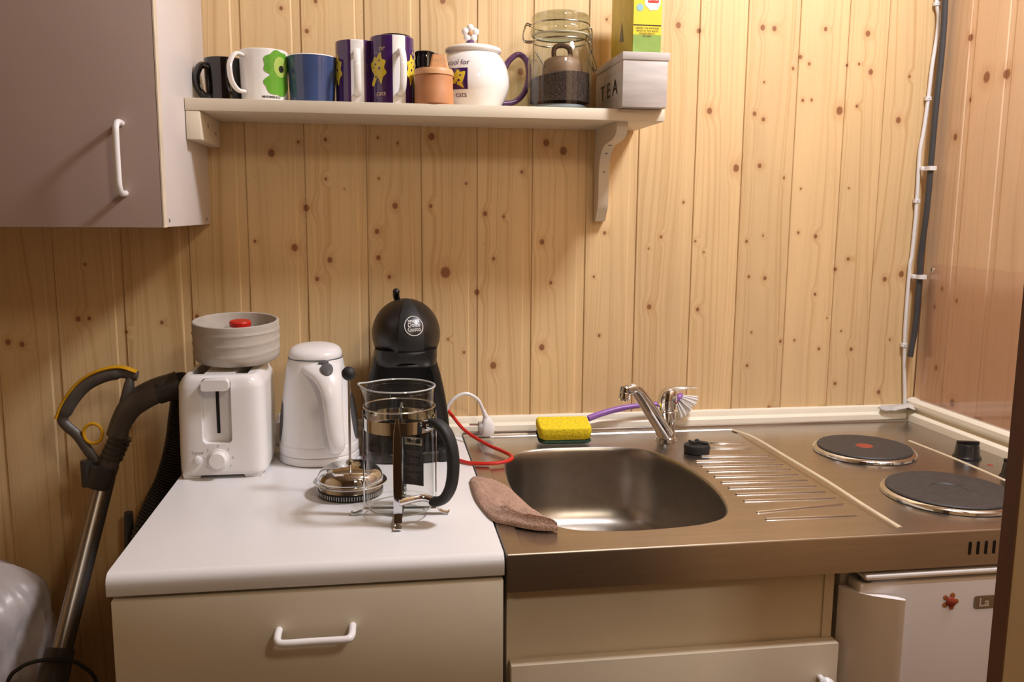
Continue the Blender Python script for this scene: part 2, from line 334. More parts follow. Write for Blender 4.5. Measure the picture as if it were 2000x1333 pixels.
def text(s, size, fn, th=.0004, align='CENTER', sub=0, bold=0, sx=1):
    cu = bpy.data.curves.new('t', 'FONT'); cu.body = s; cu.size = size; cu.align_x = align; cu.align_y = 'CENTER'; cu.resolution_u = 3
    cu.offset = bold; ob = bpy.data.objects.new('t', cu); COL.objects.link(ob)
    bpy.context.view_layer.update()
    me = bpy.data.meshes.new_from_object(ob.evaluated_get(bpy.context.evaluated_depsgraph_get()))
    g = G(); vs = [(v.co.x*sx, v.co.y) for v in me.vertices]; n = len(vs)
    g.v = [tuple(fn(x, y, th)) for x, y in vs]; g.f = [tuple(p.vertices) for p in me.polygons]; g.m = [0]*len(g.f)
    bpy.data.objects.remove(ob); bpy.data.curves.remove(cu); return g
def plate(poly, fn, th=.0005, mi=0, g=None, inner=4):
    # flat outline mapped through fn(x, y, h): a filled thin plate, with rings towards the centre so it can follow a curve
    g = g or G(); n = len(poly); cx = sum(p[0] for p in poly)/n; cy = sum(p[1] for p in poly)/n
    rings = [[fn(x, y, 0) for x, y in poly]]
    for i in range(inner):
        t = 1-i/inner
        rings.append([fn(cx+(x-cx)*t, cy+(y-cy)*t, th) for x, y in poly])
    return g.loft(rings, mi, False, True)
def disc(r, n=32, cx=0, cy=0, ry=None, wob=0, lob=5, ph=0):
    return [(cx+(r*(1+wob*math.cos(lob*2*PI*j/n+ph)))*math.cos(2*PI*j/n), cy+((ry or r)*(1+wob*math.cos(lob*2*PI*j/n+ph)))*math.sin(2*PI*j/n)) for j in range(n)]
def rrect(w_, h_, r, n=5, cx=0, cy=0):
    out = []
    for (sx, sy, a0) in ((1, 1, 0), (-1, 1, 90), (-1, -1, 180), (1, -1, 270)):
        for i in range(n+1):
            a = math.radians(a0+90*i/n); out.append((cx+sx*(w_/2-r)+r*math.cos(a), cy+sy*(h_/2-r)+r*math.sin(a)))
    return out
def rot(p, c, ax, deg): return Vector(c) + Matrix.Rotation(math.radians(deg), 3, ax) @ (Vector(p)-Vector(c))

# ------------------------------------------------------------------ the room
def boards(edges, z0, z1, mapf):
    g = G(); vals = []
    for a, b in zip(edges[:-1], edges[1:]):
        prof = [(a+.0005, .0030), (a+.0007, .0010), (a+.0018, 0), (b-.0172, 0), (b-.0152, .0012), (b-.0146, .0022), (b-.0005, .0022), (b-.0003, .0030)]
        n = len(g.v); r = random.random()
        g.loft([[mapf(s, d, z0) for s, d in prof], [mapf(s, d, z1) for s, d in prof]], 0, False, False, closed=False)
        vals += [r]*(len(g.v)-n)
    g.add([mapf(edges[0], .0029, z0), mapf(edges[-1], .0029, z0), mapf(edges[-1], .0029, z1), mapf(edges[0], .0029, z1),
           mapf(edges[0], .04, z0), mapf(edges[-1], .04, z0), mapf(edges[-1], .04, z1), mapf(edges[0], .04, z1)],
          [(0, 1, 2, 3), (5, 4, 7, 6), (0, 3, 7, 4), (1, 5, 6, 2), (3, 2, 6, 7), (0, 4, 5, 1)]); vals += [.1]*8
    return g, vals
def wallobj(name, edges, mapf, mat):
    g, vals = boards(edges, 0, 2.4, mapf); o = struct(name, g, mat, ang=20)
    at = o.data.attributes.new('board', 'FLOAT', 'POINT'); at.data.foreach_set('value', vals)
wallobj('wall_back', [-1.61, -1.51, -1.41, -1.31, -1.21, -1.11, -1.01, -.905, -.801, -.701, -.590, -.477, -.3769, -.2761, -.1689, -.0722, .0291, .1305, .232, .3303, .4405, .5335, .6364, .735, .8158, .925], lambda s, d, z: (s, d, z), m_pine)
wallobj('wall_right', [-2.985+.1*i for i in range(31)], lambda s, d, z: (.925+d, s, z), m_pine_r)
wallobj('wall_left', [-3.0+.1*i for i in range(31)], lambda s, d, z: (-1.6-d, s, z), m_pine_p)
struct('wall_rear', G().box((-1.6, -3.06, 0), (.92, -3.0, 2.4)), m_rear)
struct('floor', G().box((-1.66, -3.06, -.05), (.97, .05, 0)), m_floor)
struct('ceiling', G().box((-1.66, -3.06, 2.4), (.97, .05, 2.45)), m_ceil)
# wooden moulding where the worktops meet the walls
pb = [(0, .86), (0, .9290), (-.004, .9290), (-.0075, .9270), (-.0095, .9225), (-.0105, .9175), (-.013, .9160), (-.0185, .9155), (-.0205, .9135), (-.0215, .905), (-.0215, .86)]
struct('trim_1', G().loft([[(x, y, z) for y, z in pb] for x in (-.459, .8985)]), m_trim)
pr_ = [(0, .86), (0, .9435), (-.006, .9435), (-.012, .9415), (-.0165, .9370), (-.0175, .9300), (-.014, .9245), (-.010, .9215), (-.010, .9185), (-.018, .9170), (-.0235, .9130), (-.0245, .906), (-.0245, .86)]
struct('trim_2', G().loft([[(.925+x, y, z) for x, z in pr_] for y in (-.001, -.75)]), m_trim)

# door opening edge, close to the camera on the right
g = G().box((.334, -1.0, 0), (.56, -.962, 2.05), bev=.002)
o = thing('door_1', 'x', 'x', (.45, -.98, 0)); del o['label']; del o['category']; o['kind'] = 'structure'
part('door_leaf', G().box((.3457, -1.0, 0), (.72, -.984, 2.05), bev=.001), m_jambf, o)
part('edge_strip', G().box((.3443, -.9998, 0), (.3456, -.9842, 2.05)), m_jamb, o, 'dark brown edge of the beige door')

# ------------------------------------------------------------------ wall cupboard
t = thing('wall_cabinet', 'white wall cupboard hanging at upper left, with upright bow handle', 'cabinet', (-.7, 0, 1.2855))
part('body', G().box((-1.02, -.0015, 1.2855), (-.4385, -.314, 2.0), bev=.001), m_white, t)
d = part('door', G().box((-1.019, -.3165, 1.2850), (-.4400, -.3334, 2.0), bev=.0012), M('taupe_laminate', rgb(172, 150, 140), .45, var=.015, scale=6), t)
part('handle', G().tube(smooth([(-.486, -.333, 1.4235), (-.486, -.350, 1.4235), (-.486, -.360, 1.4165), (-.486, -.362, 1.400), (-.486, -.362, 1.355), (-.486, -.360, 1.338), (-.486, -.350, 1.331), (-.486, -.333, 1.331)], 6), .0042, 14), m_wplas, d, 'glossy white bow handle')
part('edge_band', G().box((-.4396, -.3160, 1.2853), (-.4378, -.3335, 2.0)), m_edge, d)
for y in (-.30, -.035):
    part('screw_cap', G().loft([[(x, y+.0028*math.cos(a*PI/6), 1.2945+.0028*math.sin(a*PI/6)) for a in range(12)] for x in (-.4388, -.4380)]), m_kgrey, t)

# ------------------------------------------------------------------ shelf
t = thing('wall_shelf', 'white wall shelf holding mugs, teapot and jar', 'shelf', (-.06, -.085, 1.46))
part('shelf_board', G().box((-.4378, -.0008, 1.4605), (.3225, -.1700, 1.4792), bev=.0008), m_cream, t)
part('support_block', G().box((-.4376, -.001, 1.4170), (-.4160, -.1690, 1.4603), bev=.0015), m_cream, t)
for y, z in ((-.11, 1.443), (-.045, 1.437)):
    part('screw_hole', G().loft([[(x, y+.003*math.cos(a*PI/6), z+.003*math.sin(a*PI/6)) for a in range(12)] for x in (-.4162, -.4155)]), m_inkg, t)
prof = [(0, 1.4603), (-.150, 1.4603), (-.1495, 1.452), (-.146, 1.444), (-.138, 1.438), (-.120, 1.433), (-.095, 1.4305), (-.073, 1.4285), (-.056, 1.4225), (-.043, 1.412), (-.036, 1.398), (-.0335, 1.38), (-.033, 1.33), (-.030, 1.318), (-.022, 1.308), (-.014, 1.2945), (0, 1.2945)]
br = part('bracket', G().loft([[(x, y, z) for y, z in prof] for x in (.2470, .2660)]), m_cream, t, ang=40)
for y, z, ny, nz in ((-.0720, 1.4283, -.35, -.9), (-.0480, 1.4170, -.8, -.55), (-.0334, 1.385, -1, 0)):
    c = Vector((.2565, y, z)); nn = Vector((0, ny, nz)).normalized(); s_ = Vector((1, 0, 0)); q = nn.cross(s_)
    part('screw_hole', G().loft([[c + nn*h + s_*.0033*math.cos(a*PI/8) + q*.0033*math.sin(a*PI/8) for a in range(16)] for h in (-.001, .0007)]), m_inkg, br)

# ------------------------------------------------------------------ things on the shelf
ZS = 1.4793
def cylmap(cx, cy, r, a0, z0, rf=None):
    # flat (x, y) -> on a cylinder wall centred at (cx, cy), facing angle a0
    def fn(x, y, h):
        z = z0+y; R = (rf(z) if rf else r)+.0003+h; a = a0 + x/(rf(z0) if rf else r)
        return (cx+R*math.cos(a), cy+R*math.sin(a), z)
    return fn
def mug_body(cx, cy, rb, rt, h, mats=None, th=.0035, flare=0):
    pr = [(rb*.85, ZS), (rb, ZS+.003)]
    for i in range(1, 9): pr.append((rb+(rt-rb)*i/8, ZS+.003+(h-.0045)*i/8))
    pr += [(rt-.0008, ZS+h-.0003), (rt-th*.5, ZS+h), (rt-th, ZS+h-.0015)]
    pr += [(rb-th, ZS+.008), (rb*.5, ZS+.006), (.002, ZS+.006)]
    return pr
def mug_handle(cx, cy, r, ang, z0, z1, out, rr=(.0035, .0055), w=.0):
    d = Vector((math.cos(ang), math.sin(ang), 0)); c = Vector((cx, cy, 0)); zc = (z0+z1)/2; zz = Vector((0, 0, 1))
    P = [c+d*(r-.002)+zz*z1, c+d*(r+out*.55)+zz*(z1+.002), c+d*(r+out*.95)+zz*(z1-.012), c+d*(r+out)+zz*zc, c+d*(r+out*.85)+zz*(z0+.012), c+d*(r+out*.45)+zz*(z0+.001), c+d*(r-.002)+zz*z0]
    return G().tube(smooth(P, 6), .004, 12, rad=[(rr[0], rr[1])]*(6*6+1), up=tuple(d))
# black mug
t = thing('mug', 'small glossy black mug beside the wall cupboard', 'mug', (-.3935, -.072, ZS), 'mugs on the shelf')
part('body', G().lathe(mug_body(0, 0, .029, .032, .0735), (-.3935, -.072)), m_blackg, t)
part('handle', mug_handle(-.3935, -.072, .029, math.radians(215), ZS+.012, ZS+.058, .019, (.0055, .0085)), m_blackg, t)
# white mug, green flower
cx, cy = -.3285, -.09
t = thing('mug', 'white mug printed with a large green flower, handle at left', 'mug', (cx, cy, ZS), 'mugs on the shelf')
part('body', G().lathe(mug_body(0, 0, .0365, .0385, .0845), (cx, cy)), m_wgloss, t)
part('handle', mug_handle(cx, cy, .0375, math.radians(222), ZS+.018, ZS+.073, .026, (.0034, .006)), m_wgloss, t)
rf = lambda z: .0365+.002*(z-ZS)/.0845
fn = cylmap(cx, cy, .0375, math.radians(-46), ZS+.049, rf)
g = plate(disc(.025, 60, 0, .011, .0215, .07, 7), fn, .0004); plate(disc(.0245, 60, 0, -.0185, .0185, .06, 6, 1), fn, .0003, 0, g)
fl = part('flower_print', g, m_green, t, 'green flower shape')
part('flower_eye', plate(disc(.0125, 32, .003, .008, .016), lambda x, y, h: fn(x, y, h+.0004), .0003), m_lime, fl)
part('flower_centre', plate(disc(.0048, 24, .004, .005, .0055), lambda x, y, h: fn(x, y, h+.0008), .0003), m_ink, fl)
part('lettering', text('MARIMEKKO', .0052, cylmap(cx, cy, .0372, math.radians(-66), ZS+.0095, rf), bold=.0001), m_ink, t)
# blue mug
cx, cy = -.2525, -.09
t = thing('mug', 'wide plain blue mug tapering towards its foot', 'mug', (cx, cy, ZS), 'mugs on the shelf')
part('body', G().lathe(mug_body(0, 0, .0355, .0395, .0775), (cx, cy)), m_bluem, t)
part('rim', G().lathe([(.0394, ZS+.0767), (.0388, ZS+.0783), (.0372, ZS+.0785), (.0362, ZS+.0771)], (cx, cy), cap0=False, cap1=False), m_wgloss, t)
# two tall purple mugs
def cats(parent, cx, cy, r, a0, sgn):
    fn = cylmap(cx, cy, r, a0, ZS+.056)
    P = [(-.010, -.022), (-.004, -.010), (-.009, -.002), (-.013, .010), (-.008, .012), (-.004, .020), (0, .018), (.005, .026), (.007, .016), (.012, .012), (.010, .002), (.013, -.006), (.008, -.014), (.006, -.024), (.001, -.012), (-.005, -.026)]
    P = [(p.x, p.y) for p in smooth([(x*sgn*1.35, y, 0) for x, y in P], 3, True)]
    pc = part('cat_print', plate(P, fn, .0003, inner=5), m_yprint, parent, 'yellow spotted cat shape')
    sp = G()
    for (x, y, q) in ((-.003, .008, .0018), (.005, .001, .0022), (-.002, -.012, .0016), (.005, .013, .0015), (-.007, .003, .0015)):
        plate(disc(q, 12, x*sgn, y), lambda x, y, h: fn(x, y, h+.0003), .0002, 0, sp, 1)
    part('spots', sp, m_purpg, pc)
    return fn
def purple_mug(cx, cy, r, h, ha, label, prints):
    t = thing('mug', label, 'mug', (cx, cy, ZS), 'mugs on the shelf')
    n = 72
    def mats(i, j):
        a = 2*PI*(j+.5)/n; d = abs((a-ha+PI) % (2*PI)-PI)
        return 1 if (d < .34 or i >= 10 or i < 1) else 0
    part('body', G().lathe(mug_body(0, 0, r, r, h), (cx, cy), n=n, mats=mats, mi=1), [m_purpg, m_wgloss], t)
    part('handle', mug_handle(cx, cy, r, ha, ZS+.018, ZS+.082, .019, (.0034, .0058)), m_wgloss, t)
    for a0, s in prints:
        cats(t, cx, cy, r, math.radians(a0), s)
    return t
pt = purple_mug(-.1800, -.088, .0345, .1035, math.radians(-88), 'tall purple mug with white handle stripe, next to the blue mug', [(-160, 1), (-20, -1)])
pt = purple_mug(-.1225, -.108, .0355, .1090, math.radians(-72), 'tall purple mug with yellow cats, next to the wooden pot', [(-134, 1), (-24, -1)])
for s_, a, z in (('or', -118, .088), ('cats', -122, .018), ('cool', -14, .085), ('c', -26, .018)):
    part('lettering', text(s_, .011, cylmap(-.1225, -.108, .0355, math.radians(a), ZS+z)), m_cream_p, pt)
# mugs standing at the back
t = thing('mug', 'black mug standing behind the tall purple mug, only rim showing', 'mug', (-.1165, -.035, ZS), 'mugs on the shelf')
part('body', G().lathe(mug_body(0, 0, .026, .0275, .127), (-.1165, -.035)), m_blackg, t)
cx, cy = -.066, -.045
t = thing('mug', 'small dark ribbed mug with purple handle, behind the wooden pot', 'mug', (cx, cy, ZS), 'mugs on the shelf')
part('body', G().lathe([(.014, ZS), (.0165, ZS+.003), (.0165, ZS+.070), (.0175, ZS+.073), (.0165, ZS+.076), (.0175, ZS+.086), (.0165, ZS+.089), (.0175, ZS+.099), (.0165, ZS+.1005), (.0145, ZS+.098), (.013, ZS+.01), (.001, ZS+.008)], (cx, cy)), m_blackg, t)
part('handle', mug_handle(cx, cy, .016, math.radians(-15), ZS+.045, ZS+.093, .012, (.003, .004)), m_purpg, t)
# wooden pot
cx, cy = -.0565, -.140
t = thing('wooden_pot', 'small turned wooden pot with lid, in front of the teapot', 'pot', (cx, cy, ZS))
part('body', G().lathe([(.030, ZS), (.0318, ZS+.002), (.0312, ZS+.024), (.0307, ZS+.0255), (.0303, ZS+.046), (.027, ZS+.047)], (cx, cy)), m_wood, t)
ld = part('lid', G().lathe([(.0300, ZS+.0465), (.0316, ZS+.047), (.0318, ZS+.052), (.0300, ZS+.0565), (.022, ZS+.058), (.012, ZS+.0585)], (cx, cy)), m_woodl, t)
part('knob', G().prism(rrect(.022, .016, .003, 4), ZS+.058, ZS+.080, fn=lambda x, y, z: (cx+.008+x*(1+.45*(ZS+.080-z)/.022), cy+y, z)), m_woodl, ld)
# teapot
cx, cy = .0150, -.0645
t = thing('teapot', 'white glazed teapot with purple handle and flower knob on its lid', 'teapot', (cx, cy, ZS))
pf = interp([(.040, ZS), (.044, ZS+.003), (.053, ZS+.018), (.0605, ZS+.036), (.0620, ZS+.050), (.060, ZS+.066), (.054, ZS+.082), (.0465, ZS+.092), (.0435, ZS+.096)], 4)
part('body', G().lathe(pf, (cx, cy), 64), m_wgloss, t)
def potr(z):
    for (r0, z0), (r1, z1) in zip(pf[:-1], pf[1:]):
        if z0 <= z <= z1 and z1 > z0: return r0+(r1-r0)*(z-z0)/(z1-z0)
    return .05
ld = part('lid', G().lathe(interp([(.042, ZS+.0955), (.0455, ZS+.0965), (.0480, ZS+.0995), (.0478, ZS+.1030), (.045, ZS+.1055), (.036, ZS+.1085), (.020, ZS+.1110), (.006, ZS+.112)], 3), (cx, cy), 56), m_wgloss, t)
part('knob_stem', G().lathe([(.0075, ZS+.110), (.0068, ZS+.114), (.0075, ZS+.118)], (cx-.005, cy)), m_purph, ld)
fc = Vector((cx-.005, cy-.002, ZS+.1300))
g = G()
for k in range(5):
    a = math.radians(90+72*k); g.sphere((fc.x+.0088*math.cos(a), fc.y, fc.z+.0088*math.sin(a)), (.0066, .0058, .0066), n=16, m=10)
part('flower_knob', g, m_wgloss, ld, 'five white petals')
part('flower_eye', G().sphere((fc.x, fc.y-.004, fc.z), (.0042, .003, .0042), n=14, m=8), m_woodl, ld)
hp = smooth([(cx+.050, cy, ZS+.066), (cx+.062, cy+.005, ZS+.088), (cx+.080, cy+.012, ZS+.101), (cx+.096, cy+.018, ZS+.090), (cx+.099, cy+.020, ZS+.062), (cx+.090, cy+.016, ZS+.036), (cx+.072, cy+.008, ZS+.020), (cx+.050, cy, ZS+.016)], 6)
part('handle', G().tube(hp, .005, 14, rad=[(.0050, .0062)]*len(hp)), m_purph, t, 'purple glazed handle')
sp_ = smooth([(cx-.040, cy+.02, ZS+.040), (cx-.048, cy+.032, ZS+.056), (cx-.050, cy+.044, ZS+.072)], 5)
part('spout', G().tube(sp_, .01, 14, rad=[.013-.0005*i for i in range(len(sp_))]), m_wgloss, t)
fn = cylmap(cx, cy, .06, math.radians(-124), ZS+.048, potr)
sqp = [(-.021, -.017), (0, -.017), (.021, -.017), (.021, 0), (.021, .017), (0, .017), (-.021, .017), (-.021, 0)]
sqp = [p for a, b in zip(sqp, sqp[1:]+sqp[:1]) for p in (a, ((a[0]+b[0])/2, (a[1]+b[1])/2))]
pp = part('square_print', plate(sqp, fn, .0003, inner=6), m_purpg, t, 'purple square with a yellow cat shape')
P = [(-.012, -.015), (-.006, -.004), (-.013, .006), (-.010, .013), (-.004, .007), (0, .010), (.004, .015), (.008, .010), (.017, .011), (.015, 0), (.012, -.008), (.014, -.015), (.004, -.010), (-.003, -.008)]
P = [(p.x, p.y) for p in smooth([(x, y, 0) for x, y in P], 3, True)]
part('cat_print', plate(P, lambda x, y, h: fn(x, y, h+.0004), .0003, inner=5), m_yprint, pp, 'yellow spotted cat shape')
g = G()
for (x, y, q) in ((-.004, 0, .002), (.006, -.003, .0022), (.002, -.007, .0015), (.009, .005, .0016), (-.009, .009, .0016)):
    plate(disc(q, 12, x, y), lambda x, y, h: fn(x, y, h+.0008), .0002, 0, g, 1)
part('spots', g, m_purpg, pp)
part('lettering', text('cool for', .0125, cylmap(cx, cy, .056, math.radians(-122), ZS+.0745, potr)), m_inkp, t)
part('lettering', text('cats', .0125, cylmap(cx, cy, .056, math.radians(-117), ZS+.0225, potr)), m_inkp, t)
# glass clip jar
cx, cy = .1610, -.088
t = thing('clip_top_jar', 'clear glass clip-top jar of ground coffee', 'jar', (cx, cy, ZS))
gp = interp([(.045, ZS), (.0525, ZS+.004), (.0545, ZS+.014), (.0548, ZS+.060), (.0545, ZS+.085), (.051, ZS+.100), (.0470, ZS+.111), (.0460, ZS+.120), (.0475, ZS+.124)], 3)
part('glass_body', G().lathe(gp, (cx, cy), 64, cap1=False), g_jar, t)
part('glass_base', G().lathe([(.046, ZS+.001), (.051, ZS+.006), (.045, ZS+.011), (.02, ZS+.009), (.002, ZS+.009)], (cx, cy), 48), M('thick_glass_base', rgb(150, 158, 162), .08, spec=.8), t)
ld = part('glass_lid', G().lathe([(.046, ZS+.1275), (.0500, ZS+.1285), (.0512, ZS+.133), (.0495, ZS+.139), (.0470, ZS+.142), (.0475, ZS+.147), (.0490, ZS+.152), (.0480, ZS+.158), (.044, ZS+.1610), (.038, ZS+.1595), (.02, ZS+.156), (.002, ZS+.156)], (cx, cy), 64), g_lid, t)
part('seal_ring', G().lathe([(.0475, ZS+.1245), (.0490, ZS+.1255), (.0490, ZS+.1272), (.0470, ZS+.128), (.044, ZS+.126)], (cx, cy), 56, cap0=False, cap1=False), M('rubber_seal', rgb(196, 188, 160), .5), t)
def ringpath(r, z, a0=0, a1=360, k=48): return [(cx+r*math.cos(math.radians(a0+(a1-a0)*i/k)), cy+r*math.sin(math.radians(a0+(a1-a0)*i/k)), z) for i in range(k+1)]
wr = part('wire_clasp', G().tube(ringpath(.0478, ZS+.117), .0013, 8).tube(ringpath(.0497, ZS+.1435), .0012, 8), m_wire, t)
def wires(a, loopout, pts):
    d = Vector((math.cos(a), math.sin(a), 0)); s = Vector((-d.y, d.x, 0)); g = G(); c = Vector((cx, cy, 0))
    for sg in (-1, 1):
        g.tube(smooth([c+d*r+s*sg*q+Vector((0, 0, ZS+z)) for r, q, z in pts], 4), .0012, 8)
    return g
part('latch', wires(math.radians(10), 0, [(.048, .006, .118), (.055, .006, .122), (.055, .006, .140), (.050, .006, .1435)]), m_wire, t)
part('latch_lever', wires(math.radians(10), 0, [(.052, .005, .135), (.056, .005, .118), (.058, .005, .100), (.066, .005, .078), (.062, .003, .074), (.055, .003, .090), (.056, .004, .108)]), m_wire, t)
part('hinge', wires(math.radians(172), 0, [(.048, .007, .117), (.060, .007, .118), (.063, .007, .128), (.058, .007, .145), (.050, .007, .1435)]), m_wire, t)
g = G(); rings = []
for i in range(9):
    q = i/8
    rings.append([(cx+.0505*(1-q*.99)*math.cos(a*PI/20), cy+.0505*(1-q*.99)*math.sin(a*PI/20), ZS+.058+.012*q*(1+.3*math.sin(a*PI/10))+.006*math.sin(a*PI/20+2.2)) for a in range(40)])
g.loft([[(cx+.0505*math.cos(a*PI/20), cy+.0505*math.sin(a*PI/20), ZS+.016) for a in range(40)]]+rings)
c_ = single('ground_coffee', g, m_coffee, 'dark ground coffee filling the lower half of the glass jar', 'coffee', (cx, cy, ZS+.016)); c_['kind'] = 'stuff'
t2 = thing('coffee_scoop', 'brown scoop lying on the coffee inside the glass jar', 'scoop', (cx+.004, cy, ZS+.062))
part('cup', G().lathe(interp([(.034, ZS+.060), (.034, ZS+.074), (.030, ZS+.086), (.018, ZS+.092), (.002, ZS+.093)], 3), (cx+.004, cy)), M('scoop_brown', rgb(150, 118, 92), .5), t2)
part('grip', G().tube(smooth([(cx-.010, cy, ZS+.086), (cx-.010, cy, ZS+.106), (cx+.003, cy, ZS+.112), (cx+.016, cy, ZS+.106), (cx+.018, cy, ZS+.087)], 5), .0042, 10), M('dark_wood_grip', rgb(92, 60, 44), .5), t2)
single('measuring_stick', G().tube([(cx-.045, cy-.012, ZS+.098), (cx-.020, cy-.010, ZS+.062)], .0013, 8), m_wire, 'thin steel spoon handle leaning inside the glass jar', 'spoon', (cx-.02, cy-.01, ZS+.062))
# TEA box
t = thing('tea_box', 'weathered grey wooden box lettered TEA at the shelf end', 'box', (.281, -.1, ZS+.0005))
x0, x1, y0, y1, zb, zt = .2435, .3185, -.190, -.012, ZS+.0006, ZS+.0745
part('front_panel', G().box((x0, y0, zb), (x1, y0+.007, zt), bev=.001), m_grey, t)
part('back_panel', G().box((x0, y1, zb), (x1, y1-.007, zt), bev=.001), m_grey, t)
sd = part('side_panel', G().box((x0, y0+.0071, zb), (x0+.007, y1-.0071, zt), bev=.001), m_grey, t)
part('side_panel', G().box((x1, y0+.0071, zb), (x1-.007, y1-.0071, zt), bev=.001), m_grey, t)
part('base_panel', G().box((x0+.007, y0+.007, zb), (x1-.007, y1-.007, zb+.004)), m_grey, t)
g = G().box((x0-.0012, y0-.0012, zt), (x1+.003, y0+.008, zt+.0125), bev=.0008).box((x0-.0012, y1+.001, zt), (x1+.003, y1-.008, zt+.0125), bev=.0008)
g.box((x0-.0012, y0+.008, zt), (x0+.008, y1-.008, zt+.0125), bev=.0008).box((x1+.003, y0+.008, zt), (x1-.006, y1-.008, zt+.0125), bev=.0008)
part('lid_frame', g, m_grey, t)
g = text('T E A', .036, lambda x, y, h: (x0-.0003-h, -.105-x, ZS+.036+y), bold=0, sx=1.35)
part('lettering', g, m_ink, sd)
# tea carton inside
t = thing('tea_carton', 'yellow and green tea carton standing in the TEA box', 'carton', (.288, -.14, ZS+.005))
x0, x1, y0, y1, zb, zt = .2615, .3095, -.178, -.045, ZS+.005, ZS+.200
c_ = part('carton', G().box((x0, y0, zb), (x1, y1, zt), bev=.0006), m_pks, t)
P_ = lambda h0: (lambda x, y, h: (x, y0-h0-h, y))
yy = (x0+x1)/2
part('front_print', G().box((x0+.0006, y0-.0001, ZS+.116), (x1-.0006, y0-.0005, zt-.001)), m_pky, c_)
part('front_print', G().box((x0+.0006, y0-.0001, zb), (x1-.0006, y0-.0005, ZS+.1158)), m_pkg, c_)
part('rule', G().box((x0+.001, y0-.0005, ZS+.1302), (x1-.001, y0-.0008, ZS+.1318)), m_ink, c_)
part('small_print', text('GREEN TEA INTENSE\nSENCHA TEA BAGS\nINGREDIENTS\nTE VERT', .0042, lambda x, y, h: (yy+x, y0-.0006-h, ZS+.120+y), .0002), m_jamb, c_)
part('seal_mark', plate(disc(.0058, 24, x0+.011, ZS+.158), P_(.0006), .0002), M('blue_seal', rgb(150, 196, 204), .4), c_)
part('brand_badge', plate([(x0+.016, zt), (x0+.019, ZS+.162), (x0+.028, ZS+.154), (x1-.008, ZS+.155), (x1-.003, ZS+.164), (x1-.003, zt)], P_(.0006), .0002), m_inkw, c_)
part('brand_mark', plate(rrect(.018, .008, .002, 3, yy+.009, ZS+.170), P_(.0009), .0002), m_red, c_)
part('lettering', text('LIPTON', .0052, lambda x, y, h: (yy+.009+x, y0-.0012-h, ZS+.170+y), .0002, sx=.9), m_inkw, c_)
part('leaf_print', plate([(-.125, ZS+.115), (-.100, ZS+.118), (-.112, ZS+.148)], lambda x, y, h: (x0-.0003-h, x, y), .0002), m_inkg, c_)

# ------------------------------------------------------------------ base units
t = thing('base_cabinet', 'cream base cabinet with drawer and bow handle, under the white worktop', 'cabinet', (-.23, -.3, 0))
part('body', G().box((-.4555, -.0225, .10), (-.0050, -.5800, .8725)), m_white, t)
part('plinth', G().box((-.45, -.03, 0), (-.01, -.54, .0995)), m_kgrey, t)
dr = part('drawer', G().box((-.4545, -.5805, .7050), (-.0040, -.6000, .8680), bev=.0012), m_cream, t)
part('handle', G().tube(smooth([(-.2700, -.5995, .8215), (-.2700, -.617, .8215), (-.2685, -.626, .8205), (-.262, -.630, .8195), (-.2275, -.630, .8195), (-.193, -.630, .8195), (-.1865, -.626, .8205), (-.185, -.617, .8215), (-.185, -.5995, .8215)], 6), .0045, 14), m_wplas, dr, 'glossy white bow handle')
part('door', G().box((-.4545, -.5805, .1050), (-.0040, -.6000, .7010), bev=.0012), m_cream, t)
pw = [(-.0225, .8735), (-.0225, .9000)] + [(-.588-.0125*math.sin(a*PI/12), .9000-.0125+.0125*math.cos(a*PI/12)) for a in range(7)] + [(-.6005, .8765), (-.5995, .8738), (-.596, .8735)]
single('worktop', G().loft([[(x, y, z) for y, z in pw] for x in (-.4586, -.0030)]), m_wtop, 'white laminate worktop with rounded front edge under the small appliances', 'worktop', (-.23, -.3, .8735), ang=35)
t = thing('sink_cabinet', 'cream cabinet with recessed front, under the stainless sink', 'cabinet', (.22, -.3, 0))
part('side_panel', G().box((.0030, -.0225, .10), (.0180, -.5740, .8500)), m_cream, t)
part('side_panel', G().box((.4230, -.0225, .10), (.4380, -.5740, .8500)), m_cream, t)
part('bottom_panel', G().box((.0182, -.0225, .10), (.4228, -.5700, .116)), m_cream, t)
part('plinth', G().box((.01, -.03, 0), (.43, -.54, .0995)), m_kgrey, t)
part('stile', G().box((.0030, -.5742, .10), (.0112, -.5810, .8502)), m_cream, t)
part('stile', G().box((.4255, -.5742, .10), (.4385, -.5810, .8502)), m_cream, t)
part('front_panel', G().box((.0113, -.5742, .745), (.4253, -.5785, .8500)), m_cream, t)
dr = part('door', G().box((.0062, -.5812, .105), (.4400, -.6000, .7545), bev=.001), m_cream, t)
part('knob', G().lathe([(.004, 0), (.004, .010), (.0085, .014), (.0095, .020), (.007, .0245), (.002, .026)], (0, 0), 20).xf(lambda v: (.416+v.x, -.6000-v.z, .7085+v.y)), m_wplas, dr)

# ------------------------------------------------------------------ fridge
t = thing('fridge', 'small white under-counter fridge with vertical grip, beneath the hotplates', 'fridge', (.67, -.3, 0))
part('body', G().box((.4560, -.03, .02), (.8960, -.5650, .8445), bev=.003), m_wplas, t)
part('top_edge', G().box((.4700, -.5655, .8390), (.8950, -.6030, .8462), bev=.003), m_wplas, t)
dr = part('door', G().box((.4640, -.5680, .03), (.8950, -.6000, .8340), bev=.004, seg=3), m_wplas, t)
part('hinge_cap', G().lathe([(.009, .8340), (.009, .8385)], (.478, -.588), 20), m_kgrey, t)
gp_ = [(.4480, -.5760), (.4550, -.5900), (.4650, -.6010), (.4790, -.6085), (.4950, -.6130), (.5080, -.6165), (.5160, -.6185), (.5195, -.6165), (.5190, -.6120), (.5120, -.6075), (.5000, -.6035), (.4850, -.6000), (.4700, -.5930), (.4600, -.5760)]
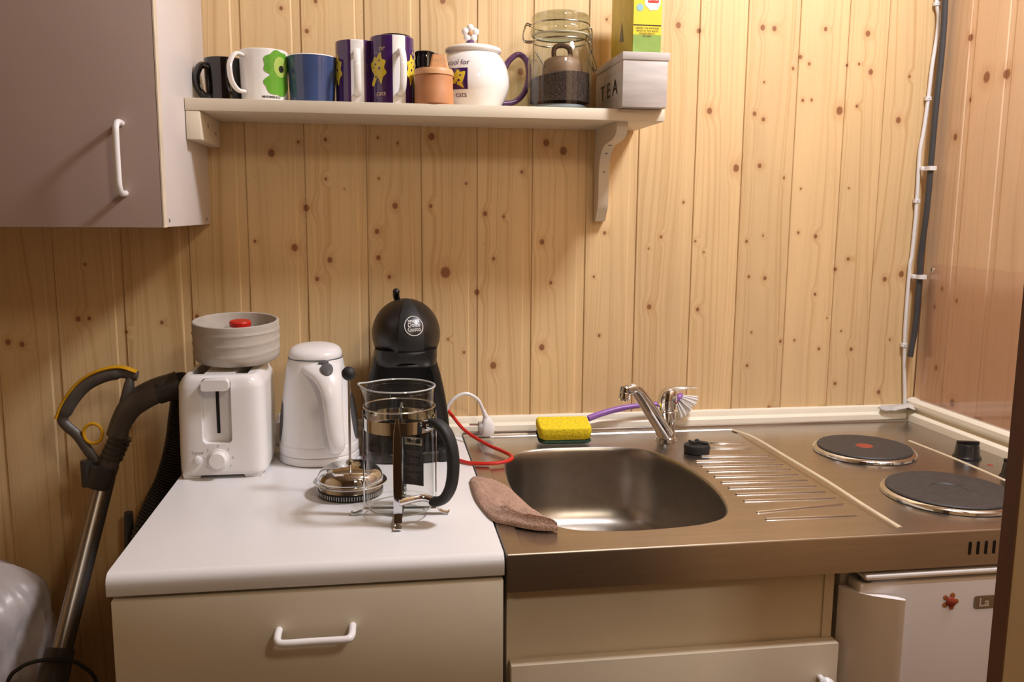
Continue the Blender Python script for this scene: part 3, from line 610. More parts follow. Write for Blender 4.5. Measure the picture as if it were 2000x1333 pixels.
part('door_grip', G().loft([[(x, y, z-(y+.60)*0-(x-.448)*.10) for x, y in gp_] for z in (.30, .824)]), m_wplas, dr, 'curved full-height grip', ang=50)
bd = part('badge', G().prism(rrect(.060, .0185, .004, 4), 0, .0015, fn=lambda x, y, z: (.6590+x, -.6002-z, .7990+y)), M('badge_grey', rgb(140, 132, 116), .4), dr)
part('lettering', text('La', .017, lambda x, y, h: (.6430+x, -.6018-h, .7990+y), .0006, bold=.0004), m_inkw, bd)
t = thing('fridge_magnet', 'small dark red flower-shaped magnet on the fridge door', 'magnet', (.594, -.6005, .803))
part('red_centre', G().lathe([(.0068, 0), (.0065, .003), (.004, .0045), (.001, .005)], (0, 0), 20).xf(lambda v: (.594+v.x, -.6018-v.z, .803+v.y)), m_reddot, t)
g = G()
for k in range(5):
    a = math.radians(70+72*k); g.lathe([(.0036, 0), (.0034, .0014), (.001, .0018)], (.0088*math.cos(a), .0088*math.sin(a)), 12)
part('petals', g.xf(lambda v: (.594+v.x, -.6002-v.z, .803+v.y)), m_wood, t)

# ------------------------------------------------------------------ stainless sink unit
t = thing('sink_unit', 'stainless steel kitchen top with sink bowl, ridged drainer and two hotplates', 'sink', (.45, -.3, .85))
Z0 = .9000; ZD = .8982
OUT = [(0.0505,-.2383),(0.0565,-.2035),(0.0683,-.1752),(0.0882,-.1520),(0.1150,-.1380),(0.1553,-.1320),(0.2233,-.1343),(0.2800,-.1450),(0.3150,-.1720),(0.3380,-.2250),(0.3485,-.2950),(0.3505,-.3500),(0.3448,-.4150),(0.3317,-.4692),(0.3139,-.5016),(0.2872,-.5193),(0.2512,-.5292),(0.186,-.5349),(0.1252,-.5297),(0.0900,-.5150),(0.0680,-.4850),(0.0520,-.4250),(0.0455,-.3500),(0.0462,-.2875)]
BO = smooth([(x, y, 0) for x, y in OUT], 4, True); nb = len(BO)
bc = Vector((.2, -.33, 0))
dx0, dx1, dy0, dy1 = .0240, .5180, -.5780, -.0460     # sunken deck around bowl and drainer
def tobox(p, x0, x1, y0, y1):
    d = p-bc; k = 1e9
    if d.x > 1e-9: k = min(k, (x1-bc.x)/d.x)
    if d.x < -1e-9: k = min(k, (x0-bc.x)/d.x)
    if d.y > 1e-9: k = min(k, (y1-bc.y)/d.y)
    if d.y < -1e-9: k = min(k, (y0-bc.y)/d.y)
    return bc+d*k
def corner_fix(ring, x0, x1, y0, y1):
    ring = [p.copy() for p in ring]
    for c in ((x0, y0), (x1, y0), (x1, y1), (x0, y1)):
        i = min(range(len(ring)), key=lambda i: (ring[i].x-c[0])**2+(ring[i].y-c[1])**2); ring[i].x, ring[i].y = c
    return ring
R0 = corner_fix([tobox(p, dx0, dx1, dy0, dy1) for p in BO], dx0, dx1, dy0, dy1)
deck = [[(p.x, p.y, Z0) for p in corner_fix([tobox(p, dx0-.0015, dx1+.0015, dy0-.0015, dy1+.0015) for p in BO], dx0-.0015, dx1+.0015, dy0-.0015, dy1+.0015)],
        [(p.x, p.y, ZD) for p in R0]]
for q in (.5, .8): deck.append([(a.x*(1-q)+b.x*q, a.y*(1-q)+b.y*q, ZD) for a, b in zip(R0, BO)])
def bshr(k, z): return [(bc.x+(p.x-bc.x)*k, bc.y+(p.y-bc.y)*k, z) for p in BO]
deck.append(bshr(1.018, ZD))
fr_ = G(); fr_.loft(deck, 0, False, False)
# frame strips of the pressed top
def quad(x0, y0, x1, y1, z=Z0): fr_.add([(x0, y0, z), (x1, y0, z), (x1, y1, z), (x0, y1, z)], [(0, 1, 2, 3)])
quad(.0012, -.5990, .9000, dy0-.0015); quad(.0012, dy1+.0015, .9000, -.0270); quad(.0012, dy0-.0015, dx0-.0015, dy1+.0015); quad(dx1+.0015, dy0-.0015, .9000, dy1+.0015)
part('deck', fr_, m_steel, t, ang=20)
part('rolled_rim', G().loft([[(x, y, z) for y, z in [(-.0270, .8995), (-.0262, .9030), (-.0245, .9042), (-.0225, .9040), (-.0222, .885), (-.0270, .885)]] for x in (.0012, .9000)]), m_steel, t)
b_ = G(); kk = [(1.018, ZD), (1.008, ZD-.0006), (1.0, ZD-.003), (.992, ZD-.008), (.985, ZD-.02), (.975, ZD-.06), (.955, ZD-.10), (.92, ZD-.122), (.86, ZD-.134), (.76, ZD-.140), (.5, ZD-.1435), (.2, ZD-.146), (.10, ZD-.147)]
b_.loft([bshr(k, z) for k, z in kk], 0, False, True)
bw = part('bowl', b_, m_bowl, t, 'deep satin steel bowl', ang=60)
part('drain', G().lathe([(.0, ZD-.1455), (.026, ZD-.1452), (.030, ZD-.1440), (.034, ZD-.1448)], (bc.x, bc.y), 32), m_chrome, bw)
pa = [(-.5990, .9000), (-.6000, .8990), (-.6003, .897), (-.6003, .8512), (-.5960, .8504), (-.5950, .8530), (-.5950, .893), (-.5985, .8955)]
ap = part('apron', G().loft([[(x, y, z) for y, z in pa] for x in (.0012, .9000)]), m_apron, t, ang=40)
part('side_flange', G().box((.0002, -.5995, .8510), (.0012, -.0270, .8999)), m_apron, t)
for i in range(4):
    xx = .6165+i*.0117
    part('vent_slot', G().prism(rrect(.0036, .0185, .0017, 4), -.0002, .0008, fn=lambda x, y, z: (xx+x, -.6003-z, .8755+y)), m_hole, ap)
rid = [((.438,-.133),(.500,-.1380)),((.424,-.165),(.500,-.1740)),((.3900,-.2130),(.5113,-.2244)),((.3695,-.2420),(.5112,-.2500)),((.3690,-.2700),(.5111,-.2780)),((.3684,-.2985),(.5109,-.3065)),((.3685,-.3271),(.5107,-.3350)),((.3681,-.3568),(.5091,-.3650)),((.3680,-.3852),(.5096,-.3935)),((.3674,-.4149),(.5098,-.4215)),((.3665,-.4449),(.5094,-.4505)),((.3651,-.4936),(.5081,-.4765)),((.3650,-.5209),(.4999,-.5240))]
for (a, b) in rid:
    P = [(a[0]+(b[0]-a[0])*q, a[1]+(b[1]-a[1])*q, ZD-.0006) for q in (0, .01, .03, .5, .97, .99, 1)]
    part('drainer_ridge', G().tube(P, .002, 10, rad=[(.0004, .0004), (.0018, .0018), (.0028, .0024), (.0028, .0024), (.0028, .0022), (.0016, .0014), (.0004, .0004)]), m_steel, t)
P = smooth([(.5164, -.0539, Z0), (.5330, -.1106, Z0), (.5340, -.258, Z0), (.5342, -.3771, Z0), (.5300, -.4892, Z0), (.5291, -.5785, Z0)], 5)
part('divider_bead', G().tube(P, .0025, 8, rad=[(.0016, .0036)]*len(P)), m_caulk, t, 'aged cream sealant bead beside the drainer')
P = smooth([(.8087, -.1694, Z0), (.8155, -.2882, Z0), (.8155, -.413, Z0), (.8140, -.57, Z0)], 5)
part('divider_bead', G().tube(P, .002, 8, rad=[(.0014, .0028)]*len(P)), m_caulk, t)
def hob(cx, cy, r, red):
    h = part('hotplate', G().lathe([(r+.0050, Z0-.0005), (r+.0072, Z0+.0010), (r+.0066, Z0+.0050), (r+.0045, Z0+.0072), (r+.0015, Z0+.0080), (r-.004, Z0+.0080)], (cx, cy), 64), m_chrome, t, 'dark cast iron disc in a chrome ring')
    pr = [(r-.0005, Z0+.0079), (r, Z0+.0095), (r-.0015, Z0+.0110)]
    if red: pr += [(r*.25, Z0+.0112), (.001, Z0+.0112)]
    else: pr += [(r*.30, Z0+.0112), (r*.28, Z0+.0095), (.001, Z0+.0095)]
    p = part('plate', G().lathe(pr, (cx, cy), 64), m_iron, h, 'matt dark iron surface')
    if red: part('red_spot', G().lathe([(.0145, Z0+.0112), (.0140, Z0+.0116), (.001, Z0+.0116)], (cx, cy), 32), m_reddot, h)
hob(.6835, -.2292, .0784, True); hob(.6790, -.4640, .0870, False)
for (kx, ky, ka) in ((.8400, -.2850, 12), (.8400, -.4000, -8)):
    k = part('control_knob', G().lathe([(.0225, Z0), (.0225, Z0+.003), (.0200, Z0+.006), (.0180, Z0+.022), (.0160, Z0+.0250)], (kx, ky), 10), m_black, t, 'black faceted knob')
    part('pointer', G().prism(rrect(.010, .036, .003, 3), Z0+.0240, Z0+.0290, fn=lambda x, y, z: rot((kx+x*(1-.2*(z-Z0)/.024), ky+y, z), (kx, ky, z), 'Z', ka+60)), m_black, k)
for (x, y) in ((.8500, -.3300), (.8500, -.445)):
    part('indicator_mark', G().lathe([(.0045, Z0), (.0042, Z0+.0006), (.001, Z0+.0008)], (x, y), 16), m_reddot, t)
part('tap_hole_plate', G().lathe([(.0205, ZD), (.0205, ZD+.0014), (.0175, ZD+.002)], (.367, -.103), 32), m_chrome, t)

# ------------------------------------------------------------------ tap
tx, ty = .3665, -.102; zb = .9003
t = thing('mixer_tap', 'chrome single-lever mixer tap at the back of the sink', 'tap', (tx, ty, zb))
part('body', G().lathe([(.0180, zb), (.0182, zb+.003), (.0165, zb+.005), (.0162, zb+.052), (.0150, zb+.0535), (.0150, zb+.0560), (.0172, zb+.0575)], (tx, ty), 40), m_chrome, t)
g = G(); rg = interp([(.0000, .0172, .0172, .0575), (0, .0176, .0178, .066), (.0005, .0172, .0178, .076), (.002, .0150, .0165, .086), (.004, .0105, .0130, .0925), (.005, .004, .006, .0955)], 4)
g.loft([sup(tx+dx, ty, hx, hy, zb+z, .95, 32) for dx, hx, hy, z in rg])
hd = part('lever_head', g, m_chrome, t, ang=60)
P = smooth([(tx-.002, ty, zb+.084), (tx+.010, ty-.001, zb+.0915), (tx+.026, ty-.003, zb+.0955), (tx+.042, ty-.005, zb+.0965), (tx+.0525, ty-.006, zb+.0962)], 5)
rr = [(.0080-.0062*min(1, i/14), .0125-.0065*i/20) for i in range(len(P))]
part('lever', G().tube(P, .005, 20, rad=rr), m_chrome, hd, ang=60)
part('temperature_dot', G().sphere((tx+.0125, ty-.0140, zb+.070), .0022, n=10, m=6), m_reddot, hd)
P = smooth([(tx-.006, ty-.012, zb+.012), (tx-.016, ty-.017, zb+.028), (tx-.045, ty-.030, zb+.068), (tx-.066, ty-.040, zb+.096), (tx-.078, ty-.045, zb+.106), (tx-.090, ty-.049, zb+.104)], 5)
n_ = len(P); rr = [(.0115-.0035*i/n_, .0165-.0065*i/n_) for i in range(n_)]
sp = part('spout', G().tube(P, .01, 24, rad=rr, sq=.7), m_chrome, t, ang=60)
c = Vector((tx-.0945, ty-.0500, 0))
g = G().lathe([(.0080, zb+.111), (.0098, zb+.109), (.0100, zb+.101), (.0092, zb+.100), (.0098, zb+.099), (.0098, zb+.089), (.0088, zb+.0875), (.0085, zb+.0860), (.005, zb+.0860)], (c.x, c.y), 28)
part('nozzle', g.xf(lambda v: rot(v, (c.x, c.y, zb+.1), 'Y', 6)), m_chrome, sp)

# ------------------------------------------------------------------ dish brush behind the tap
t = thing('dish_brush', 'purple dish brush with white bristles lying behind the tap', 'brush', (.33, -.02, .93))
P = smooth([(.2360, -.038, .9270), (.2600, -.035, .9345), (.3000, -.030, .9430), (.3400, -.027, .9470), (.3700, -.025, .9480), (.3950, -.024, .9540), (.4120, -.024, .9650)], 6)
rr = [(.0062-.0018*min(1, i/25), .0062-.0012*min(1, i/25)) for i in range(len(P))]
hd = part('handle', G().tube(P, .005, 14, rad=rr), m_purple, t)
part('hook', G().tube(smooth([(.2380, -.038, .9262), (.2290, -.039, .9250), (.2215, -.040, .9225), (.2190, -.040, .9265)], 4), .0036, 10), m_purple, hd)
g = G()
for i in range(14):
    x = .245+i*.0047; g.sphere((x, -.0385+.0002*i, .9262+.00145*i-.00003*i*i), .0016, n=8, m=5)
part('grip_ribs', g, m_purple, hd)
hc = Vector((.4150, -.026, .9590)); ax = Vector((.72, -.25, -.64)).normalized()
s1 = ax.cross(Vector((0, 1, 0))).normalized(); s2 = ax.cross(s1).normalized()
ring = lambda c, r, q=1: [c + s1*r*math.cos(a*PI/12) + s2*r*q*math.sin(a*PI/12) for a in range(24)]
part('head', G().loft([ring(hc-ax*.006, .006), ring(hc-ax*.004, .0105), ring(hc, .0120), ring(hc+ax*.003, .0112)]), m_purple, t)
g = G()
for i in range(90):
    rr_ = math.sqrt(random.random())*.0100; a = random.random()*2*PI; k = rr_/.01
    b0 = hc+ax*.002+s1*rr_*math.cos(a)+s2*rr_*math.sin(a); dr_ = (ax+ (s1*math.cos(a)+s2*math.sin(a))*k*.75).normalized()
    g.tube([b0, b0+dr_*(.030+.002*random.random())], .0007, 5, rad=[.0006, .0009])
part('bristles', g, m_bristle, t, stuff=True)

# ------------------------------------------------------------------ sponge
t = thing('sponge', 'yellow cleaning sponge with green scouring side, behind the sink bowl', 'sponge', (.177, -.1, .8990))
def spg(z0, z1, inset=0):
    g = G(); rings = []
    for z, k in ((z0, .90), (z0+.0015, .97), ((z0+z1)/2, 1.0), (z1-.003, .98), (z1-.0008, .95), (z1, .90)):
        ring_ = []
        for x, y in rrect(.096*k, .060*k, .009, 6):
            s = abs(x)/.048
            ring_.append((x, y+.004*(s*s), z+.0025*s*s*(1 if z > .004 else 0)))
        rings.append(ring_)
    return g.loft(rings)
def place_s(v):
    v = Matrix.Rotation(math.radians(-3), 3, 'Z') @ (Matrix.Rotation(math.radians(9), 3, 'X') @ v); return v+Vector((.177, -.0905, .9045))
part('foam', spg(.0065, .029).xf(place_s), m_yel, t, ang=60)
part('scouring_pad', spg(0, .0064).xf(place_s), m_grn, t, ang=60)

# ------------------------------------------------------------------ sink plug
px_, py_ = .3930, -.1900
t = thing('sink_plug', 'black rubber sink plug standing on the drainer', 'plug', (px_, py_, ZD))
part('plug_body', G().lathe([(.0205, ZD+.0002), (.0220, ZD+.002), (.0225, ZD+.012), (.0215, ZD+.0145), (.012, ZD+.0155)], (px_, py_), 32), m_blackm, t)
part('grip', G().tube(smooth([(px_-.014, py_, ZD+.021), (px_-.006, py_, ZD+.0185), (px_, py_, ZD+.020), (px_+.008, py_-.001, ZD+.0185), (px_+.019, py_-.002, ZD+.0165)], 4), .003, 10, rad=[(.0022, .005)]*17).sphere((px_, py_, ZD+.0205), .0042), m_blackm, t)

# ------------------------------------------------------------------ cloth over the sink edge
top = [(-.0120, -.3046), (.0140, -.3120), (.0353, -.3494), (.0445, -.3942), (.0552, -.4500), (.0662, -.4920), (.0747, -.5250)]
bot = [(-.0160, -.3140), (-.0172, -.3862), (-.0120, -.4409), (-.0020, -.4880), (.0173, -.5050), (.0485, -.5270), (.0760, -.5330)]
T_ = interp(top, 5); B_ = interp(bot, 5); n_ = len(T_); m_ = 30; up_ = []; dn_ = []
for i in range(n_):
    ru = []; rd = []
    for j in range(m_+1):
        q = j/m_; x = T_[i][0]*(1-q)+B_[i][0]*q; y = T_[i][1]*(1-q)+B_[i][1]*q
        e = (1-abs(2*q-1)**4)*(1-abs(2*i/(n_-1)-1)**8)
        h = .0035 + .0085*e*(.7+.5*mnoise.noise(Vector((x*45, y*45, 0)))) + .0018*mnoise.noise(Vector((x*140, y*140, 3)))*e
        if q > .62 and i > n_*.40: h += .0065*math.sin((q-.62)/.38*PI)*min(1, (i/n_-.40)*8)*(.8+.4*math.sin(q*60))
        if i > n_*.40: h -= .006*math.exp(-((q-.60)/.05)**2)*min(1, (i/n_-.40)*8)
        ru.append((x, y, .9010+h)); rd.append((x, y, .9006))
    up_.append(ru); dn_.append(rd)
g = G(); rings = [u+list(reversed(d_)) for u, d_ in zip(up_, dn_)]
g.loft(rings)
single('dish_cloth', g, m_cloth, 'folded brown microfibre cloth lying over the left edge of the sink', 'cloth', (.03, -.42, .9006), ang=80)

# ------------------------------------------------------------------ toaster
cx, cy = -.3915, -.166
t = thing('toaster', 'white two-slot toaster with dial and lever, under the stoneware pot', 'toaster', (cx, cy, .9))
rg = interp([(.0610, .078, .9065), (.0655, .0825, .9085), (.0662, .083, .930), (.0656, .0825, .990), (.0645, .081, 1.035), (.0636, .080, 1.045), (.0585, .0775, 1.0545), (.0540, .073, 1.0595), (.0500, .069, 1.0605)], 3)
bd = part('body', G().loft([sup(cx+(z-.98)*.0, cy, hx, hy, z, .30, 64) for hx, hy, z in rg]), m_wplas, t, ang=40)
cut(bd, [G().prism(rrect(.0440, .1010, .008, 6), -.30, -.2335, fn=lambda x, y, z: (-.3965+x, z, 1.0065+y)),
         G().box((-.437, -.225, 1.02), (-.417+.0, -.105, 1.08)), G().box((-.372, -.225, 1.02), (-.352, -.105, 1.08))])
part('recess_floor', G().box((-.4182, -.2338, .9570), (-.3748, -.2325, 1.0560)), m_wplas, t)
part('slot_lining', G().box((-.4385, -.226, 1.0), (-.4155, -.104, 1.022)), m_hole, t)
part('slot_lining', G().box((-.3735, -.226, 1.0), (-.3505, -.104, 1.022)), m_hole, t)
part('lever_slot', G().box((-.3990, -.2350, .9690), (-.3940, -.2337, 1.0400), bev=.0005), m_hole, t)
part('lever', G().prism(rrect(.0400, .0165, .005, 5), -.2600, -.2342, fn=lambda x, y, z: (-.3955+x, z, 1.0490+y+.004*math.cos(x*60)-.003)), m_wplas, t)
part('browning_dial', G().lathe([(.0160, 0), (.0158, .003), (.0135, .004), (.0128, .012), (.0115, .0138), (.002, .0142)], (0, 0), 32).xf(lambda v: (-.3962+v.x, -.2485-v.z, .9320+v.y)), m_wplas, t)
part('cancel_button', G().lathe([(.0063, 0), (.0060, .003), (.004, .0042), (.001, .0045)], (0, 0), 24).xf(lambda v: (-.4265+v.x, -.2480-v.z, .9315+v.y)), m_wplas, t)
g = text('Cancel', .0062, lambda x, y, h: (-.4265+x, -.2491-h, .9425+y), .0002)
for k, a in enumerate((215, 175, 135, 90, 45, 5, -35)):
    q = math.radians(a); gg = text(str(k+1), .0050, lambda x, y, h: (-.3962+.0215*math.cos(q)+x, -.2492-h, .9320+.0205*math.sin(q)+y), .0002); g.add(gg.v, gg.f)
part('lettering', g, m_inkg, t)
for sx in (-1, 1):
    for sy in (-1, 1):
        part('foot', G().prism([(-.012, 0), (.012, 0), (.014, .0085), (-.018 if sx > 0 else -.014, .0085)], -.006, .006, fn=lambda x, y, z: (cx+sx*.046+x*1, cy+sy*.070+z, .9003+y)), m_wplas, t)
part('side_seam', G().box((cx+.0605, cy-.03, .915), (cx+.0645, cy+.062, 1.02), bev=.003), m_wplas, t)

# ------------------------------------------------------------------ stoneware pot on the toaster
cx, cy, zb = -.3780, -.1500, 1.0700
tilt = lambda v: rot(v, (cx, cy, zb), 'X', 4.5)
t = thing('stoneware_pot', 'round grey-beige stoneware pot with wavy ridges on the toaster', 'pot', (cx, cy, zb-.005))
prof = [(.052, zb), (.060, zb+.0015), (.0655, zb+.006), (.0668, zb+.014), (.0672, zb+.062), (.0668, zb+.0650), (.0650, zb+.0660), (.0628, zb+.0650), (.0618, zb+.060), (.0610, zb+.014), (.055, zb+.006), (.002, zb+.005)]
prof2 = [prof[0], prof[1], prof[2]] + [(.0668+.0004*q/20, zb+.014+.048*q/20) for q in range(21)] + prof[5:]
g = G(); rings = []; n = 72
for r, z in prof2:
    ring_ = []
    for j in range(n):
        a = 2*PI*j/n; rr = r
        if zb+.012 < z < zb+.063 and r > .065:
            for k in range(3):
                zc = zb+.019+k*.0150+.0035*math.sin(a*1+.6*k+1.2); rr += .0014*math.exp(-((z-zc)/.0018)**2)
        ring_.append((cx+rr*math.cos(a), cy+rr*math.sin(a), z))
    rings.append(ring_)
g.loft(rings)
part('pot_wall', g.xf(tilt), m_stone, t, ang=50)
t = thing('preserve_jar', 'small clear glass jar with red lid inside the stoneware pot', 'jar', (cx+.004, cy+.018, zb+.007))
part('red_lid', G().lathe([(.0170, zb+.052), (.0172, zb+.0585), (.0155, zb+.0605), (.002, zb+.061)], (cx+.004, cy+.018), 28).xf(tilt), m_red, t, 'red plastic lid')
part('glass', G().lathe([(.018, zb+.0065), (.0240, zb+.010), (.0250, zb+.0510), (.0235, zb+.0515), (.022, zb+.012), (.001, zb+.010)], (cx+.004, cy+.018), 32).xf(tilt), g_clear, t)

# ------------------------------------------------------------------ plug and adaptor behind the toaster
t = thing('cable_plug', 'white mains plug lying between toaster and kettle', 'plug', (-.327, -.045, .9))
part('plug_body', G().tube([(-.331, -.050, .915), (-.331, -.050, .940)], .010, 16, rad=[.0105, .0085]).box((-.342, -.062, .9003), (-.318, -.040, .915), bev=.003), m_wplas, t)
part('cord', G().tube(smooth([(-.331, -.050, .939), (-.327, -.048, .952), (-.318, -.040, .950), (-.312, -.032, .930), (-.308, -.030, .908), (-.290, -.030, .9025)], 5), .0026, 8), m_wplas, t)

# ------------------------------------------------------------------ kettle
cx, cy = -.2520, -.1430
t = thing('kettle', 'white cordless electric kettle with grey window strips', 'kettle', (cx, cy, .9))
part('power_base', G().lathe([(.060, .9003), (.0655, .9015), (.0662, .906), (.0655, .9125), (.0640, .9138), (.055, .914)], (cx, cy), 56), m_wplas, t)
rg = interp([(.0636, .9145, 0), (.0652, .9160, 0), (.0650, .9290, 0), (.0632, .9310, 0), (.0638, .9330, 0), (.0620, .960, 0), (.0580, .995, -.001), (.0520, 1.030, -.002), (.0470, 1.055, -.003), (.0450, 1.066, -.003), (.0430, 1.0720, -.003)], 3)
kr = [(z, r) for r, z, d in rg]
part('body', G().loft([sup(cx+d, cy, r, r*.98, z, .95, 56) for r, z, d in rg]), m_wplas, t, ang=28)
ld = part('lid', G().loft([sup(cx-.003, cy+dy, hx, hy, z, .9, 40) for hx, hy, z, dy in interp([(.0425, .0425, 1.0715, 0), (.0435, .0430, 1.0760, .001), (.0420, .0420, 1.0820, .003), (.0360, .036, 1.0880, .006), (.022, .022, 1.0920, .010), (.004, .004, 1.0935, .012)], 3)]), m_wplas, t, ang=60)
part('lid_seam', G().lathe([(.0440, 1.0700), (.0446, 1.0712), (.0440, 1.0722)], (cx-.003, cy), 48, cap0=False, cap1=False), m_kgrey, t)
# handle: runs from the lid towards the camera and down
P = interp([(-.2470, -.160, 1.0580, .013, .036), (-.2410, -.180, 1.0560, .015, .032), (-.2320, -.198, 1.0450, .0160, .0240), (-.2260, -.2110, 1.0240, .0135, .0175), (-.2235, -.2180, .9940, .0125, .0152), (-.2215, -.2190, .9650, .0120, .0140), (-.2190, -.2160, .9420, .0118, .0132), (-.2195, -.2060, .9300, .0100, .0130)], 5)
g = G().tube([p[:3] for p in P], .01, 24, rad=[(p[3]*.8, p[4]) for p in P], up=(0, 0, 1))
hd = part('handle', g, m_wplas, t, ang=60)
part('handle_foot', G().loft([sup(x, y, hx, hy, z, .8, 24) for x, y, z, hx, hy in [(-.2240, -.2020, .9240, .013, .006), (-.2240, -.1980, .9300, .0165, .012), (-.2245, -.1960, .9420, .013, .010), (-.2250, -.190, .955, .007, .006)]]), m_wplas, t, ang=60)
def onhandle(name, c, rx, ry, th, mat):
    c = Vector(c); nn = Vector((.12, -.72, .60)).normalized(); s = Vector((1, .1, 0)).normalized(); q = nn.cross(s).normalized()
    part(name, G().loft([[c+nn*h+s*rx*k*math.cos(a*PI/14)+q*ry*k*math.sin(a*PI/14) for a in range(28)] for h, k in ((-.006, 1), (th, 1), (th+.0012, .85), (th+.0018, .3))]), mat, hd)
onhandle('power_switch', (-.2335, -.2020, 1.0590), .0098, .0115, .0030, m_kgrey)
onhandle('indicator_light', (-.2390, -.1880, 1.0690), .0080, .0030, .0018, m_kgrey)
def window(a0, name):
    g = G(); rows = []
    for i in range(19):
        q = -1+2*i/18; z = .972+.040*q; wd = .26*math.sqrt(max(0, 1-q*q))+.004
        r = next((r0+(r1-r0)*(z-z0)/(z1-z0) for (z0, r0), (z1, r1) in zip(kr[:-1], kr[1:]) if z0 <= z <= z1 and z1 > z0), .06)
        rows.append([(cx+(r+.0016*math.sqrt(max(0, 1-q*q))+.0003)*math.cos(a0+wd*k), cy+(r+.0016*math.sqrt(max(0, 1-q*q))+.0003)*.98*math.sin(a0+wd*k), z) for k in (-1, -.7, -.35, 0, .35, .7, 1)])
    g.loft(rows, 0, False, False, False)
    part(name, g, m_kgrey, t, 'grey water level window', ang=60)
window(math.radians(192), 'level_window'); window(math.radians(-12), 'level_window')

# ------------------------------------------------------------------ capsule coffee machine
cx, cy = -.1080, -.1050
t = thing('coffee_machine', 'black rounded capsule coffee machine behind the cafetiere', 'coffee machine', (cx, cy, .9))
def cshape(hw, z, y0, y1, nw, nd, shift=0):
    # outline with a niche in the front: half width hw, back y1, front y0, niche half width nw, depth nd
    pts = []
    for x, y in ((hw, y0+.02), (hw, y1-.03)): pts.append((x, y))
    for i in range(9):
        a = PI/2*i/8; pts.append((hw-.03+.03*math.cos(a), y1-.03+.03*math.sin(a)))
    for i in range(9):
        a = PI/2+PI/2*i/8; pts.append((-hw+.03+.03*math.cos(a), y1-.03+.03*math.sin(a)))
    pts.append((-hw, y0+.02))
    for i in range(1, 7):
        a = PI+PI/2*i/6; pts.append((-hw+.012+.012*math.cos(a), y0+.012+.012*math.sin(a)))
    pts += [(-nw-.002, y0), (-nw, y0+.002), (-nw, y0+nd), (nw, y0+nd), (nw, y0+.002), (nw+.002, y0)]
    for i in range(0, 6):
        a = -PI/2+PI/2*i/6; pts.append((hw-.012+.012*math.cos(a), y0+.012+.012*math.sin(a)))
    return [(cx+shift+x, y, z) for x, y in pts]
rg = [(.0720, .9060, -.150), (.0745, .9120, -.154), (.0745, .940, -.156), (.0725, .965, -.158), (.0690, .990, -.160), (.0645, 1.015, -.161), (.0590, 1.040, -.162), (.0535, 1.060, -.162), (.0500, 1.075, -.160)]
rg = interp(rg, 2)
part('body', G().loft([cshape(hw, z, y0, -.030, min(.047, hw-.014), .050) for hw, z, y0 in rg]), m_black, t, ang=35)
part('niche_shade', G().box((cx-.044, -.1125, .93), (cx+.044, -.1095, 1.06)), m_blackm, t)
hc = Vector((cx+.0030, -.1180, 1.1050)); HR = (.0575, .082, .0590)
hd = part('head', G().sphere(hc, HR, n=48, m=28), m_black, t, ang=60)
def onhead(x, y, h):     # (x, y) spread over the front of the head, as angles in metres
    lo = x/.0575; la = y/.0590
    n = Vector((math.sin(lo)*math.cos(la), -math.cos(lo)*math.cos(la), math.sin(la)))
    p = Vector((hc.x+HR[0]*n.x, hc.y+HR[1]*n.y, hc.z+HR[2]*n.z)); nn = Vector((n.x/HR[0], n.y/HR[1], n.z/HR[2])).normalized()
    return p+nn*(.0002+h)
st = G(); rows = []
for i in range(25):
    y = -.022+.1000*i/24; w_ = .0215-.004*i/24
    rows.append([onhead(x*w_+.006, y, h) for x, h in ((-1, 0), (-1, .0022), (-.6, .0026), (-.2, .0028), (.2, .0028), (.6, .0026), (1, .0022), (1, 0))])
st.loft(rows, 0, True, True, False)
cover = part('front_strip', st, m_blackm, hd, 'matt black centre strip', ang=30)
part('strip_lip', G().tube([onhead(-.0155+.043*k/8, -.021, .004) for k in range(9)], .0022, 8), m_black, cover)
bfn = lambda x, y, h: onhead(x+.0105, y+.0215, h+.0029)
rg_ = G(); 
P = [bfn(.0150*math.cos(a*PI/24), .0150*math.sin(a*PI/24), .0003) for a in range(49)]
bg = part('badge', plate(disc(.0150, 36), bfn, .0003, inner=5), M('badge_black', rgb(28, 28, 34), .3), cover, 'round black badge with white ring and lettering')
part('badge_ring', rg_.tube(P, .0007, 6), m_inkw, bg)
bf2 = lambda x, y, h: bfn(x, y, h+.0005)
g = text('NESCAFÉ', .0056, lambda x, y, h: bf2(x, y+.0070, h), .0002, bold=.0001, sx=.85)
for s_, dy in (('Dolce', .0010), ('Gusto', -.0058)):
    gg = text(s_, .0088, lambda x, y, h: bf2(x, y+dy, h), .0002, sx=.95); g.add(gg.v, gg.f)
part('lettering', g, m_inkw, bg)
part('capsule_holder', G().loft([sup(cx+.002, -.122, hx, hy, z, .45, 40) for hx, hy, z in [(.0470, .060, 1.0560), (.0500, .063, 1.0590), (.0515, .066, 1.0700), (.0515, .068, 1.0850)]]), m_black, t, ang=40)
part('holder_lip', G().tube([(cx+.002+.040*math.sin(a), -.122-.0655*math.cos(a)**.6, 1.0600) for a in [(-1+2*k/16)*1.2 for k in range(17)]], .0022, 8), m_black, t)
part('lever', G().tube(smooth([(cx-.010, -.075, 1.155), (cx-.0125, -.085, 1.166), (cx-.0125, -.092, 1.173)], 4), .0058, 14).sphere((cx-.0125, -.093, 1.1735), .0060), m_black, t, 'black lever on top')
P = [(cx-.0585+.0052*math.cos(a*PI/12), -.1625, 1.0250+.0068*math.sin(a*PI/12)) for a in range(25)]
part('power_button', G().tube(P, .0008, 6), m_kgrey, t)
part('drip_tray', G().loft([sup(cx, -.168, hx, hy, z, .7, 48) for hx, hy, z in [(.060, .034, .9003), (.0660, .038, .903), (.0670, .039, .915), (.065, .037, .9190), (.050, .028, .9190)]]), m_black, t)
